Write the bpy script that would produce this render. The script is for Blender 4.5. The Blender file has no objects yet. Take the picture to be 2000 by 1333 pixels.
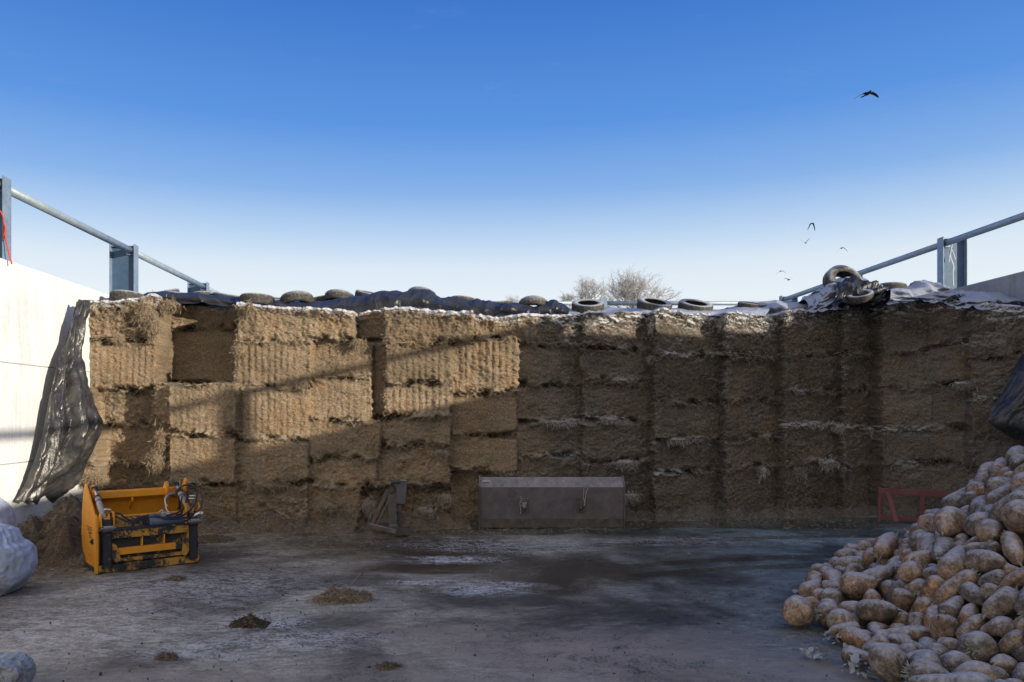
import bpy, bmesh, math, random
import numpy as np
from mathutils import Vector, Matrix, Euler, Quaternion

random.seed(7)
sc = bpy.context.scene
COL = sc.collection
F, U0, V0, H = 1500.0, 896.0, 808.0, 1.8      # measured from the photo: focal length, vanishing point, eye height


def P(u, v, d):
    """world point of a measured photo position once its distance is known"""
    return Vector(((u - U0) * d / F, d, H + (V0 - v) * d / F))


# ------------------------------------------------------------------ noise
def _hash(i, j, k, seed):
    n = (i.astype(np.int64) * 374761393 + j.astype(np.int64) * 668265263
         + k.astype(np.int64) * 2147483647 + seed * 974634777) & 0x7fffffff
    n = (n ^ (n >> 13)) * 1274126177 & 0x7fffffff
    n = (n ^ (n >> 16)) * 668265263 & 0x7fffffff
    return ((n ^ (n >> 15)) & 0xffffff) / float(0xffffff)


def vn(x, y, z=0.0, seed=0):
    x = np.asarray(x, float); y = np.asarray(y, float) + 0 * x; z = np.asarray(z, float) + 0 * x
    xi, yi, zi = np.floor(x), np.floor(y), np.floor(z)
    fx, fy, fz = x - xi, y - yi, z - zi
    fx = fx * fx * (3 - 2 * fx); fy = fy * fy * (3 - 2 * fy); fz = fz * fz * (3 - 2 * fz)
    r = 0
    for a in (0, 1):
        for b in (0, 1):
            for c in (0, 1):
                w = (fx if a else 1 - fx) * (fy if b else 1 - fy) * (fz if c else 1 - fz)
                r = r + w * _hash(xi + a, yi + b, zi + c, seed)
    return r


def fbm(x, y, z=0.0, seed=0, o=4):
    t, a, s = 0, 1.0, 0
    for i in range(o):
        t = t + a * (vn(np.asarray(x) * 2 ** i, np.asarray(y) * 2 ** i, np.asarray(z) * 2 ** i, seed + i * 17) - .5)
        s += a; a *= .55
    return t / s * 2


def sstep(a, b, x):
    t = np.clip((x - a) / (b - a), 0, 1)
    return t * t * (3 - 2 * t)


# ------------------------------------------------------------------ meshes
def mesh_np(name, V, Fq, mat=None, parent=None, col=None, smooth=True):
    """V (n,3); Fq (m,3|4) faces; col (n,4) -> point colour attribute 'mask'"""
    me = bpy.data.meshes.new(name)
    V = np.ascontiguousarray(V, np.float32); Fq = np.ascontiguousarray(Fq, np.int32)
    k = Fq.shape[1]
    me.vertices.add(len(V)); me.vertices.foreach_set('co', V.ravel())
    me.loops.add(Fq.size); me.loops.foreach_set('vertex_index', Fq.ravel())
    me.polygons.add(len(Fq))
    me.polygons.foreach_set('loop_start', np.arange(len(Fq), dtype=np.int32) * k)
    me.polygons.foreach_set('loop_total', np.full(len(Fq), k, np.int32))
    me.polygons.foreach_set('use_smooth', np.full(len(Fq), smooth, bool))
    if col is not None:
        a = me.attributes.new('mask', 'FLOAT_COLOR', 'POINT')
        a.data.foreach_set('color', np.ascontiguousarray(col, np.float32).ravel())
    me.update(calc_edges=True)
    me.validate()
    if mat: me.materials.append(mat)
    o = bpy.data.objects.new(name, me); COL.objects.link(o)
    if parent: o.parent = parent
    return o


def grid_faces(nr, nc):
    i = np.arange(nr * nc).reshape(nr, nc)
    return np.stack([i[:-1, :-1], i[:-1, 1:], i[1:, 1:], i[1:, :-1]], -1).reshape(-1, 4)


class MB:
    """collects boxes, prisms and tubes into one mesh"""
    def __init__(s): s.v, s.f, s.M = [], [], Matrix()

    def add(s, vs, fs):
        b = len(s.v)
        s.v += [s.M @ Vector(p) for p in vs]; s.f += [tuple(b + i for i in f) for f in fs]
        return s

    def box(s, lo, hi, rot=None, piv=None):
        x0, y0, z0 = lo; x1, y1, z1 = hi
        p = [Vector(q) for q in ((x0, y0, z0), (x1, y0, z0), (x1, y1, z0), (x0, y1, z0), (x0, y0, z1), (x1, y0, z1), (x1, y1, z1), (x0, y1, z1))]
        if rot is not None:
            c = Vector(piv) if piv is not None else sum(p, Vector()) / 8
            R = Euler(rot).to_matrix(); p = [c + R @ (q - c) for q in p]
        return s.add(p, ((0, 3, 2, 1), (4, 5, 6, 7), (0, 1, 5, 4), (1, 2, 6, 5), (2, 3, 7, 6), (3, 0, 4, 7)))

    def bar(s, a, b, w, h, up=(0, 0, 1)):
        a, b = Vector(a), Vector(b); d = (b - a).normalized(); up = Vector(up)
        x = d.cross(up)
        if x.length < 1e-4: x = d.cross(Vector((0, 1, 0)))
        x.normalize(); y = x.cross(d)
        p = [q + x * sx * w / 2 + y * sy * h / 2 for q in (a, b) for sx, sy in ((-1, -1), (1, -1), (1, 1), (-1, 1))]
        return s.add(p, ((0, 1, 2, 3), (7, 6, 5, 4), (0, 4, 5, 1), (1, 5, 6, 2), (2, 6, 7, 3), (3, 7, 4, 0)))

    def prism(s, pts, off):
        """closed outline pts (3D) pushed by off"""
        n = len(pts); off = Vector(off)
        p = [Vector(q) for q in pts] + [Vector(q) + off for q in pts]
        fs = [tuple(range(n))[::-1], tuple(range(n, 2 * n))] + [(i, (i + 1) % n, n + (i + 1) % n, n + i) for i in range(n)]
        return s.add(p, fs)

    def tube(s, pts, r, seg=10, cap=True):
        pts = [Vector(p) for p in pts]; n = len(pts)
        rs = r if isinstance(r, (list, tuple)) else [r] * n
        vs, fs = [], []
        up = None
        for i, p in enumerate(pts):
            d = (pts[min(i + 1, n - 1)] - pts[max(i - 1, 0)])
            d = d.normalized() if d.length > 1e-9 else Vector((0, 0, 1))
            if up is None: up = d.orthogonal().normalized()
            up = (up - d * up.dot(d)); up = up.normalized() if up.length > 1e-6 else d.orthogonal().normalized()
            w = d.cross(up)
            for k in range(seg):
                a = 2 * math.pi * k / seg
                vs.append(p + (up * math.cos(a) + w * math.sin(a)) * rs[i])
        for i in range(n - 1):
            for k in range(seg):
                k2 = (k + 1) % seg
                fs.append((i * seg + k, i * seg + k2, (i + 1) * seg + k2, (i + 1) * seg + k))
        if cap:
            fs.append(tuple(range(seg))[::-1]); fs.append(tuple((n - 1) * seg + k for k in range(seg)))
        return s.add(vs, fs)

    def build(s, name, mat=None, parent=None, bevel=0, smooth=False):
        me = bpy.data.meshes.new(name)
        me.from_pydata([tuple(v) for v in s.v], [], s.f); me.update()
        bm = bmesh.new(); bm.from_mesh(me); bmesh.ops.recalc_face_normals(bm, faces=bm.faces); bm.to_mesh(me); bm.free()
        if smooth:
            for p in me.polygons: p.use_smooth = len(p.vertices) == 4
        if mat: me.materials.append(mat)
        o = bpy.data.objects.new(name, me); COL.objects.link(o)
        if parent: o.parent = parent
        if bevel:
            m = o.modifiers.new('bevel', 'BEVEL'); m.width = bevel; m.segments = 2; m.limit_method = 'ANGLE'
        return o


def catmull(pts, n):
    pts = [Vector(p) for p in pts]; out = []
    q = [pts[0] * 2 - pts[1]] + pts + [pts[-1] * 2 - pts[-2]]
    for i in range(1, len(q) - 2):
        for k in range(n):
            t = k / n
            a, b, c, d = q[i - 1], q[i], q[i + 1], q[i + 2]
            out.append(.5 * ((2 * b) + (c - a) * t + (2 * a - 5 * b + 4 * c - d) * t * t + (3 * b - a - 3 * c + d) * t ** 3))
    out.append(pts[-1]); return out


def empty(name, loc=(0, 0, 0), rot=(0, 0, 0)):
    o = bpy.data.objects.new(name, None); COL.objects.link(o)
    o.location = loc; o.rotation_euler = rot; o.empty_display_size = .1
    return o


def tag(o, label=None, cat=None, group=None, kind=None):
    if label: o['label'] = label
    if cat: o['category'] = cat
    if group: o['group'] = group
    if kind: o['kind'] = kind
    return o


# ------------------------------------------------------------------ materials
class NT:
    """small node-tree writer"""
    def __init__(s, name):
        s.m = bpy.data.materials.new(name); s.m.use_nodes = True
        s.t = s.m.node_tree; s.n = s.t.nodes; s.b = s.n['Principled BSDF']

    def node(s, typ, **kw):
        n = s.n.new(typ)
        for k, v in kw.items():
            if k in n.inputs.keys(): pass
            setattr(n, k, v)
        return n

    def set(s, sock, v):
        if isinstance(v, bpy.types.NodeSocket): s.t.links.new(v, sock)
        else:
            if isinstance(v, (tuple, list)) and len(v) == 3 and sock.type == 'RGBA': v = (*v, 1)
            sock.default_value = v

    def coord(s, kind='Object', scale=(1, 1, 1), rot=(0, 0, 0)):
        c = s.n.new('ShaderNodeTexCoord'); mp = s.n.new('ShaderNodeMapping')
        s.t.links.new(c.outputs[kind], mp.inputs[0]); mp.inputs['Scale'].default_value = scale; mp.inputs['Rotation'].default_value = rot
        return mp.outputs[0]

    def noise(s, co, scale=5, detail=4, rough=.55, dist=0.0):
        n = s.n.new('ShaderNodeTexNoise'); s.t.links.new(co, n.inputs['Vector'])
        n.inputs['Scale'].default_value = scale; n.inputs['Detail'].default_value = detail
        n.inputs['Roughness'].default_value = rough; n.inputs['Distortion'].default_value = dist
        return n.outputs[0]

    def voro(s, co, scale=5, feature='F1'):
        n = s.n.new('ShaderNodeTexVoronoi'); n.feature = feature; s.t.links.new(co, n.inputs['Vector']); n.inputs['Scale'].default_value = scale
        return n.outputs['Distance']

    def ramp(s, f, stops):
        n = s.n.new('ShaderNodeValToRGB'); s.t.links.new(f, n.inputs[0])
        e = n.color_ramp.elements
        while len(e) < len(stops): e.new(.5)
        for el, (p, c) in zip(e, stops):
            el.position = p; el.color = (*c, 1) if isinstance(c, (tuple, list)) else (c, c, c, 1)
        return n.outputs[0]

    def mix(s, f, a, b, mode='MIX'):
        n = s.n.new('ShaderNodeMix'); n.data_type = 'RGBA'; n.blend_type = mode
        s.set(n.inputs[0], f); s.set(n.inputs[6], a); s.set(n.inputs[7], b)
        return n.outputs[2]

    def math(s, op, a, b=0.0, clamp=False):
        n = s.n.new('ShaderNodeMath'); n.operation = op; n.use_clamp = clamp
        s.set(n.inputs[0], a); s.set(n.inputs[1], b); return n.outputs[0]

    def mask(s):
        a = s.n.new('ShaderNodeAttribute'); a.attribute_name = 'mask'
        x = s.n.new('ShaderNodeSeparateColor'); s.t.links.new(a.outputs['Color'], x.inputs[0])
        return x.outputs[0], x.outputs[1], x.outputs[2], a.outputs['Alpha']

    def upz(s):
        g = s.n.new('ShaderNodeNewGeometry'); x = s.n.new('ShaderNodeSeparateXYZ'); s.t.links.new(g.outputs['Normal'], x.inputs[0])
        return x.outputs[2]

    def rnd(s):
        return s.n.new('ShaderNodeObjectInfo').outputs['Random']

    def bump(s, h, strength=.4, dist=.02, prev=None):
        n = s.n.new('ShaderNodeBump'); n.inputs['Strength'].default_value = strength; n.inputs['Distance'].default_value = dist
        s.t.links.new(h, n.inputs['Height'])
        if prev is not None: s.t.links.new(prev, n.inputs['Normal'])
        return n.outputs[0]

    def out(s, col=None, rough=None, metal=None, normal=None, spec=None):
        for k, v in (('Base Color', col), ('Roughness', rough), ('Metallic', metal), ('Normal', normal), ('Specular IOR Level', spec)):
            if v is not None: s.set(s.b.inputs[k], v)
        return s.m

# ------------------------------------------------------------------ materials
def m_silage(name, warm=1.0):
    t = NT(name); co = t.coord()
    fr, tone, crev, straw = t.mask()
    cs = t.coord(scale=(5.5, 5.5, 46))                     # strands lie flat: squeezed in height
    n1 = t.noise(cs, 6, 5, .7, .4); n2 = t.noise(co, 2.2, 4, .6); n3 = t.noise(co, 85, 3, .7)
    base = t.ramp(n1, [(.30, (.045, .034, .025)), (.44, (.220, .162, .112)), (.56, (.475, .362, .25)), (.70, (.76, .61, .44))])
    tint = t.ramp(n2, [(.3, (.82, .84, .80)), (.5, (1, 1, 1)), (.72, (1.12, .98, .84))])
    c = t.mix(1, base, tint, 'MULTIPLY')
    c = t.mix(.5, c, t.ramp(n3, [(.38, .32), (.6, 1.45)]), 'MULTIPLY')
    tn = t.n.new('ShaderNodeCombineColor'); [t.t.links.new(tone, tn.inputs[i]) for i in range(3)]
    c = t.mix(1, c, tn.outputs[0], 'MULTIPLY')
    c = t.mix(t.math('MULTIPLY', crev, .85), c, (.012, .010, .008))
    c = t.mix(t.math('MULTIPLY', straw, .75), c, (.52, .43, .30))
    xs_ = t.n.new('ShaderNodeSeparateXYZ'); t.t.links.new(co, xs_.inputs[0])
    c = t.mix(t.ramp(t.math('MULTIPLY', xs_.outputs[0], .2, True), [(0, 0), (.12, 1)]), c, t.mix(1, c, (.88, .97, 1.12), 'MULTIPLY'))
    up = t.upz()
    ff = t.math('MULTIPLY', fr, t.ramp(t.math('ADD', t.math('MULTIPLY', up, .5), t.math('MULTIPLY', t.noise(co, 22, 4, .7), .8)), [(.36, 0), (.62, 1)]))
    c = t.mix(ff, c, (.78, .80, .84))
    b = t.bump(n1, .75, .03); b = t.bump(n3, .6, .012, b)
    return t.out(c, .92, 0, b, .15)


def m_ground():
    t = NT('wet_concrete'); co = t.coord()
    wet, ice, dirt, mud = t.mask()
    big = t.noise(co, .55, 5, .6, .5); mid = t.noise(co, 3.5, 6, .65, .6); fine = t.noise(co, 42, 5, .75)
    strk = t.noise(t.coord(scale=(1.6, 3.6, 1), rot=(0, 0, .16)), 2.6, 7, .72, 1.6)
    grit = t.noise(co, 150, 2, .8)
    c = t.ramp(big, [(.3, (.070, .060, .042)), (.46, (.165, .146, .108)), (.57, (.42, .375, .29))])
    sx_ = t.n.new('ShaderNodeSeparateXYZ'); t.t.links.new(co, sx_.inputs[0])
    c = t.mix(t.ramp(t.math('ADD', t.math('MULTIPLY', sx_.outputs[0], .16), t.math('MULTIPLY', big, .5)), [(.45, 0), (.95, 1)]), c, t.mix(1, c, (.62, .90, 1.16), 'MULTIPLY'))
    c = t.mix(.75, c, t.ramp(strk, [(.32, .40), (.5, .95), (.64, 1.6)]), 'MULTIPLY')
    c = t.mix(.7, c, t.ramp(fine, [(.3, .45), (.5, 1), (.68, 1.7)]), 'MULTIPLY')
    dn = t.math('MULTIPLY', dirt, t.ramp(t.math('ADD', t.math('MULTIPLY', mid, .5), t.math('MULTIPLY', fine, .5)), [(.40, 0), (.52, 1)]))
    c = t.mix(dn, c, t.mix(grit, (.30, .23, .17), (.56, .47, .38)))
    mn = t.math('MULTIPLY', mud, t.ramp(t.noise(co, 9, 6, .7, .5), [(.42, 0), (.6, 1)]))
    c = t.mix(mn, c, (.055, .042, .028))
    c = t.mix(t.math('MULTIPLY', wet, .80), c, t.mix(1, c, (.24, .23, .22), 'MULTIPLY'))
    icn = t.math('MULTIPLY', ice, t.ramp(t.math('ADD', t.math('MULTIPLY', strk, .55), t.math('MULTIPLY', fine, .50)), [(.50, 0), (.56, 1)]))
    c = t.mix(icn, c, (.76, .76, .74))
    # scattered frost glints
    gl = t.ramp(t.noise(t.coord(scale=(1, 2.2, 1)), 26, 4, .8), [(.66, 0), (.72, .55)])
    c = t.mix(t.math('MULTIPLY', gl, t.math('SUBTRACT', 1, wet, True)), c, (.46, .43, .38))
    r = t.ramp(t.math('ADD', t.math('MULTIPLY', mid, .55), t.math('MULTIPLY', fine, .45)), [(.34, .36), (.62, .72)])
    r = t.mix(wet, r, (.075, .075, .075))
    r = t.mix(icn, r, (.45, .45, .45))
    st = t.math('SUBTRACT', 1, t.math('MULTIPLY', wet, .93), True)
    h = t.math('MULTIPLY', t.math('ADD', t.math('MULTIPLY', fine, .6), t.math('MULTIPLY', strk, .9)), st)
    b = t.bump(h, .8, .022); b = t.bump(t.math('MULTIPLY', grit, st), .4, .006, b)
    return t.out(c, r, 0, b, .40)


def m_concrete(name, a, b_, dirt=.5):
    t = NT(name); co = t.coord()
    n1 = t.noise(co, 1.1, 5, .6, .3); n2 = t.noise(co, 14, 5, .7)
    st = t.noise(t.coord(scale=(5, 5, .35)), 2.5, 4, .6)
    c = t.mix(t.ramp(n1, [(.35, 0), (.7, 1)]), a, b_)
    c = t.mix(.35, c, t.ramp(n2, [(.3, .7), (.65, 1.15)]), 'MULTIPLY')
    c = t.mix(t.math('MULTIPLY', t.ramp(st, [(.52, 0), (.72, 1)]), dirt), c, t.mix(1, c, (.66, .60, .50), 'MULTIPLY'))
    sp = t.ramp(t.voro(co, 9), [(.03, 1), (.06, 0)])
    c = t.mix(t.math('MULTIPLY', sp, .35), c, (.3, .29, .27))
    b = t.bump(n2, .25, .01)
    return t.out(c, .88, 0, b, .25)


def m_steel(name, c0, c1, rough=.5, metal=.35, rust=0.0, frost=0.0, sc_=6):
    t = NT(name); co = t.coord()
    n = t.noise(co, sc_, 5, .65, .3); n2 = t.noise(co, sc_ * 7, 4, .7)
    c = t.mix(t.ramp(n, [(.35, 0), (.65, 1)]), c0, c1)
    c = t.mix(.3, c, t.ramp(n2, [(.3, .6), (.65, 1.2)]), 'MULTIPLY')
    if rust:
        c = t.mix(t.ramp(t.noise(co, sc_ * 1.3, 6, .75, .5), [(.62 - rust * .25, 0), (.72 - rust * .2, 1)]), c, t.mix(n2, (.10, .035, .015), (.30, .13, .06)))
    if frost:
        f = t.ramp(t.math('ADD', t.math('MULTIPLY', t.upz(), .6), t.math('MULTIPLY', n2, .5)), [(.35, 0), (.8, frost)])
        c = t.mix(f, c, (.66, .69, .74))
    r = t.ramp(n2, [(.3, rough - .12), (.7, rough + .18)])
    return t.out(c, r, metal, t.bump(n2, .18, .006))


def m_plastic(name, c0, rough=.28, frost=0.0, dirt=.3, fs=9):
    t = NT(name); co = t.coord()
    n = t.noise(co, 5, 5, .65); n2 = t.noise(co, 45, 4, .7); n3 = t.noise(co, 1.6, 3, .6)
    c = t.mix(t.math('MULTIPLY', t.ramp(n, [(.45, 0), (.7, 1)]), dirt), c0, (.17, .15, .13))
    if frost:
        f = t.ramp(t.math('ADD', t.math('MULTIPLY', t.upz(), .45), t.math('ADD', t.math('MULTIPLY', n3, .55), t.math('MULTIPLY', n2, .22))), [(.50, 0), (.66, frost)])
        c = t.mix(f, c, (.44, .48, .58))
    r = t.mix(.5, t.ramp(n, [(.3, rough), (.7, rough + .28)]), t.ramp(n2, [(.3, rough), (.7, rough + .2)]))
    return t.out(c, r, 0, t.bump(n2, .2, .008, t.bump(t.noise(co, fs, 4, .6, 1.2), .35, .03)), .5)


def m_paint(name, base, worn, w0=.55, w1=.62, rough=.42, sc_=5, dust=.25, low=0.0):
    """chipped enamel over dirt; low > 0 adds mud towards the ground"""
    t = NT(name); co = t.coord()
    n = t.noise(co, sc_, 6, .72, .4); n2 = t.noise(co, 38, 5, .75)
    c = t.mix(t.ramp(t.noise(co, 2.5, 4, .6), [(.3, 0), (.7, 1)]), base, tuple(q * .72 for q in base))
    wear = t.ramp(t.math('ADD', t.math('MULTIPLY', n, .72), t.math('MULTIPLY', n2, .28)), [(w0, 0), (w1, 1)])
    c = t.mix(wear, c, worn)
    c = t.mix(t.math('MULTIPLY', t.ramp(n2, [(.52, 0), (.75, 1)]), dust), c, (.16, .125, .08))
    if low:
        s = t.n.new('ShaderNodeSeparateXYZ'); t.t.links.new(t.coord(), s.inputs[0])
        k = t.math('SUBTRACT', low, s.outputs[2]); k = t.math('MULTIPLY', t.math('ADD', k, t.math('MULTIPLY', n, .3)), 3.0, True)
        c = t.mix(t.math('MULTIPLY', k, .8), c, (.04, .035, .03))
    return t.out(c, t.ramp(n2, [(.3, rough), (.7, rough + .3)]), 0, t.bump(wear, -.3, .004, t.bump(n2, .2, .004)), .45)


def m_beet():
    t = NT('beet_skin'); co = t.coord(); r = t.rnd()
    n = t.noise(co, 9, 5, .65, .4); n2 = t.noise(co, 48, 4, .75); rg = t.noise(t.coord(scale=(5, 1, 1)), 14, 3, .6)
    c = t.ramp(n, [(.28, (.045, .035, .027)), (.42, (.145, .115, .088)), (.56, (.27, .218, .168)), (.7, (.42, .35, .28))])
    hue = t.ramp(r, [(0, (.62, .62, .64)), (.3, (.95, .92, .90)), (.55, (1.15, .93, .78)), (.75, (1.25, 1.12, 1.0)), (.9, (1.5, .98, .55)), (1, (.6, .57, .55))])
    c = t.mix(1, c, hue, 'MULTIPLY')
    c = t.mix(.8, c, t.ramp(n2, [(.34, .32), (.52, 1.0), (.66, 1.55)]), 'MULTIPLY')
    c = t.mix(.4, c, t.ramp(rg, [(.35, .6), (.6, 1.15)]), 'MULTIPLY')
    raw = t.ramp(t.noise(co, 5, 2, .5), [(.66, 0), (.70, 1)])
    c = t.mix(t.math('MULTIPLY', raw, t.ramp(r, [(.5, 0), (.75, .6)])), c, (.50, .27, .08))
    f = t.ramp(t.math('ADD', t.math('MULTIPLY', t.upz(), .50), t.math('MULTIPLY', t.noise(co, 22, 5, .8), .75)), [(.60, 0), (.90, .80)])
    c = t.mix(f, c, (.62, .60, .58))
    return t.out(c, t.ramp(n2, [(.3, .55), (.7, .9)]), 0, t.bump(rg, .35, .012, t.bump(n2, .5, .012)), .3)


def m_tyre():
    t = NT('tyre_rubber'); co = t.coord(); n = t.noise(co, 20, 5, .7); n3 = t.noise(co, 3, 3, .6)
    c = t.mix(t.ramp(n, [(.4, 0), (.7, 1)]), (.035, .034, .033), (.13, .12, .105))
    f = t.ramp(t.math('ADD', t.math('MULTIPLY', t.upz(), .7), t.math('MULTIPLY', n, .42)), [(.38, 0), (.80, .8)])
    c = t.mix(f, c, (.50, .53, .58))
    return t.out(c, .78, 0, t.bump(n, .3, .006), .3)


def m_plain(name, c, rough=.7, metal=0.0, v=.3):
    t = NT(name); co = t.coord(); n = t.noise(co, 25, 4, .7)
    col = t.mix(v, c, t.ramp(n, [(.3, .4), (.7, 1.5)]), 'MULTIPLY')
    return t.out(t.mix(0.0, col, c), rough, metal, t.bump(n, .2, .005))


M = dict(
    silage=m_silage('cut_silage'),
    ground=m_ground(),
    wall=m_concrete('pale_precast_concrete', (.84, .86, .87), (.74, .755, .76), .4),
    wall2=m_concrete('shaded_precast_concrete', (.36, .36, .36), (.28, .28, .28)),  # same concrete as above, with the shade put into its colour
    rail=m_steel('galvanised_pipe', (.26, .34, .40), (.36, .43, .48), .45, .25, frost=.35),
    post=m_steel('blue_grey_steel', (.055, .11, .20), (.085, .15, .25), .5, .15, sc_=2),
    flange=m_steel('pale_flange_steel', (.20, .27, .37), (.28, .36, .46), .5, .3),
    black=m_plastic('black_silage_sheet', (.006, .008, .016), .26, .06, .10),
    curtain=m_plastic('dusty_silage_sheet', (.032, .032, .036), .17, 0, .4),
    frosted=m_plastic('frosted_silage_sheet', (.022, .028, .050), .30, .85, .05),
    bag=m_plastic('white_bag_film', (.52, .58, .68), .5, .3, .6, 3),
    bag2=m_plastic('grey_crumpled_film', (.30, .32, .31), .42, .2, .9, 4),
    yellow=m_paint('yellow_enamel', (.92, .37, .022), (.16, .08, .03), .60, .66, .42, 9, .35),
    yellow_worn=m_paint('worn_yellow_enamel', (.58, .30, .05), (.022, .024, .030), .465, .53, .45, 6, .35),
    grime=m_paint('grimy_black_steel', (.028, .031, .040), (.40, .26, .06), .555, .61, .5, 5, .4),
    chrome=m_steel('cylinder_steel', (.62, .62, .60), (.50, .50, .48), .28, .85),
    ram=m_paint('ram_barrel', (.42, .40, .34), (.12, .12, .12), .62, .68, .4, 8, .4),
    hose=m_plain('hose_rubber', (.022, .023, .026), .42),
    blue=m_paint('blue_grey_tube', (.10, .14, .23), (.16, .17, .19), .56, .66, .45, 8, .5),
    bucket=m_steel('weathered_grey_bucket', (.085, .076, .088), (.150, .132, .142), .6, .15, .12, .55, 4),
    bucket_low=m_steel('muddy_bucket_edge', (.045, .042, .036), (.10, .090, .075), .7, .1, .25, 0, 9),
    rust=m_steel('rusty_steel', (.075, .068, .070), (.13, .112, .105), .65, .2, .35, .4, 7),
    red=m_paint('faded_red_paint', (.28, .10, .105), (.14, .07, .06), .54, .64, .6, 9, .45),
    beet=m_beet(), tyre=m_tyre(),
    stub=m_plain('dry_leaf_stub', (.34, .33, .27), .85),
    frostleaf=m_plain('frosted_leaf', (.36, .38, .37), .85),
    straw=m_plain('straw', (.30, .235, .10), .9), straw_dark=m_plain('dark_straw', (.085, .066, .04), .95),
    bark=m_plain('frosted_bark', (.24, .20, .19), .9), twig=m_plain('frosted_twig', (.44, .42, .42), .9),
    bird=m_plain('dark_feathers', (.012, .012, .016), .6, v=.1),
    red_cord=m_plain('red_cord', (.62, .07, .04), .7), white_cord=m_plain('white_cord', (.72, .76, .80), .7),
    label=m_plain('white_sticker', (.75, .74, .76), .5), decal=m_plain('dark_decal', (.09, .04, .015), .6),
    backing=m_plain('joint_shadow', (.34, .33, .31), .9), grass=m_plain('field_grass', (.05, .07, .03), .95),
)

# ------------------------------------------------------------------ the silage clamp
XL, XR, YB = -6.05, 9.3, 22.3        # inner wall faces, far end
WT, WTR = 3.86, 4.15                  # wall tops


def cols_top():
    # (u, v, depth) along the photographed top edge
    pts = [(60, 592, 12.6), (160, 590, 12.6), (230, 592, 12.6), (275, 584, 12.6), (300, 580, 12.7), (340, 594, 12.85), (400, 597, 12.85), (470, 602, 12.8),
           (485, 596, 12.3), (560, 605, 12.3), (640, 608, 12.35), (690, 619, 12.5), (720, 612, 12.6), (752, 605, 12.15), (800, 606, 12.15), (850, 612, 12.15), (920, 614, 12.2),
           (965, 621, 12.2), (1010, 618, 12.4), (1100, 621, 12.8), (1140, 615, 12.8), (1200, 616, 13.1), (1280, 612, 13.2), (1340, 617, 13.3), (1400, 617, 13.5),
           (1470, 622, 13.6), (1530, 616, 13.7), (1590, 610, 13.9), (1640, 604, 13.9), (1690, 602, 13.9), (1715, 606, 13.7), (1745, 596, 13.4), (1790, 591, 13.2),
           (1860, 594, 12.9), (1890, 598, 12.75), (1935, 597, 12.6), (2010, 604, 12.3), (2080, 604, 12.3)]
    X = [(u - U0) * d / F for u, v, d in pts]; Z = [H + (V0 - v) * d / F for u, v, d in pts]
    o = np.argsort(X); return np.array(X)[o], np.array(Z)[o]


TX, TZ = cols_top()
# u0, v0, u1, v1, depth, slope, rib, rough
C = []


def cell(u0, v0, u1, v1, d, s=0.0, rib=0.0, rough=0.0): C.append((u0, v0, u1, v1, d, s, rib, rough))


for r in [(560, 668, 0, 1.0), (668, 760, 1, .2), (760, 830, 0, .8), (830, 905, .2, .2), (905, 1060, 0, .5)]:
    cell(40, r[0], 188, r[1], 12.35 if r[0] > 760 else 12.6, 0, r[2], r[3])
    cell(188, r[0], 308, r[1], 12.8 if r[0] >= 760 else 12.6, 0, r[2] * (r[0] < 760), r[3])
cell(304, 745, 332, 1060, 12.36, 0, 0, .5)
cell(300, 560, 475, 640, 13.2, .03, 0, .3); cell(300, 640, 475, 748, 13.25, .03, .1, .05)
cell(330, 748, 462, 848, 12.12, 0, .8, .15); cell(330, 848, 462, 945, 12.12, 0, .5, .1); cell(330, 945, 462, 1060, 12.2, 0, 0, .3)
cell(475, 560, 692, 667, 12.32, 0, .4, .5); cell(455, 667, 610, 757, 12.3, 0, 1, .15); cell(462, 757, 602, 858, 12.22, 0, .9, .2)
cell(602, 818, 745, 895, 12.2, 0, .3, .3)
cell(462, 858, 602, 945, 12.2, 0, .3, .2); cell(462, 945, 602, 1060, 12.2, 0, 0, .6)
cell(690, 560, 752, 668, 12.66, 0, 0, .1); cell(610, 667, 730, 738, 12.38, 0, .8, .2); cell(728, 667, 752, 818, 12.5, 0, 0, .1)
cell(604, 738, 727, 818, 12.3, 0, .9, .15); cell(602, 895, 735, 950, 12.25, 0, 0, .3); cell(602, 950, 705, 1060, 12.2, 0, 0, .3)
cell(705, 950, 880, 1060, 12.55, 0, 0, 1.6)
cell(750, 560, 925, 672, 12.13, 0, .5, .5); cell(750, 672, 885, 752, 12.12, 0, .9, .2); cell(750, 752, 882, 815, 12.14, 0, .9, .15)
cell(738, 815, 880, 870, 12.2, 0, .2, .3); cell(735, 870, 880, 950, 12.25, 0, 0, .6)
cell(925, 560, 1012, 660, 12.42, 0, 0, .5); cell(885, 660, 1010, 768, 12.18, 0, 1.3, .3); cell(882, 768, 1010, 850, 12.25, 0, .1, .1)
cell(880, 850, 1008, 918, 12.28, 0, 0, .1); cell(880, 918, 1008, 1060, 12.5, 0, 0, .6)
SLP = .44
rows = [
    (1010, 1140, 12.38, [560, 672, 752, 826, 893, 1060]), (1140, 1278, 12.68, [560, 680, 745, 822, 905, 1060]),
    (1278, 1417, 12.95, [560, 690, 785, 860, 925, 1060]), (1417, 1532, 13.15, [560, 700, 785, 858, 915, 1060]),
    (1532, 1648, 13.35, [560, 690, 765, 830, 905, 1060]), (1648, 1722, 13.6, [560, 690, 760, 838, 912, 1060]),
    (1722, 1816, 13.5, [560, 688, 760, 840, 905, 1060]), (1816, 1896, 13.06, [560, 676, 755, 836, 905, 1060]),
    (1896, 2120, 12.72, [560, 696, 780, 850, 915, 1060])]
rngc = random.Random(11)
for u0, u1, d, vs in rows:
    for a, b in zip(vs[:-1], vs[1:]):
        cell(u0, a, u1, b, d + rngc.uniform(-.05, .05), SLP if u1 < 1740 else -.68, .12, .5 if a == 560 else .22)
CA = np.array(C, float)
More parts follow.
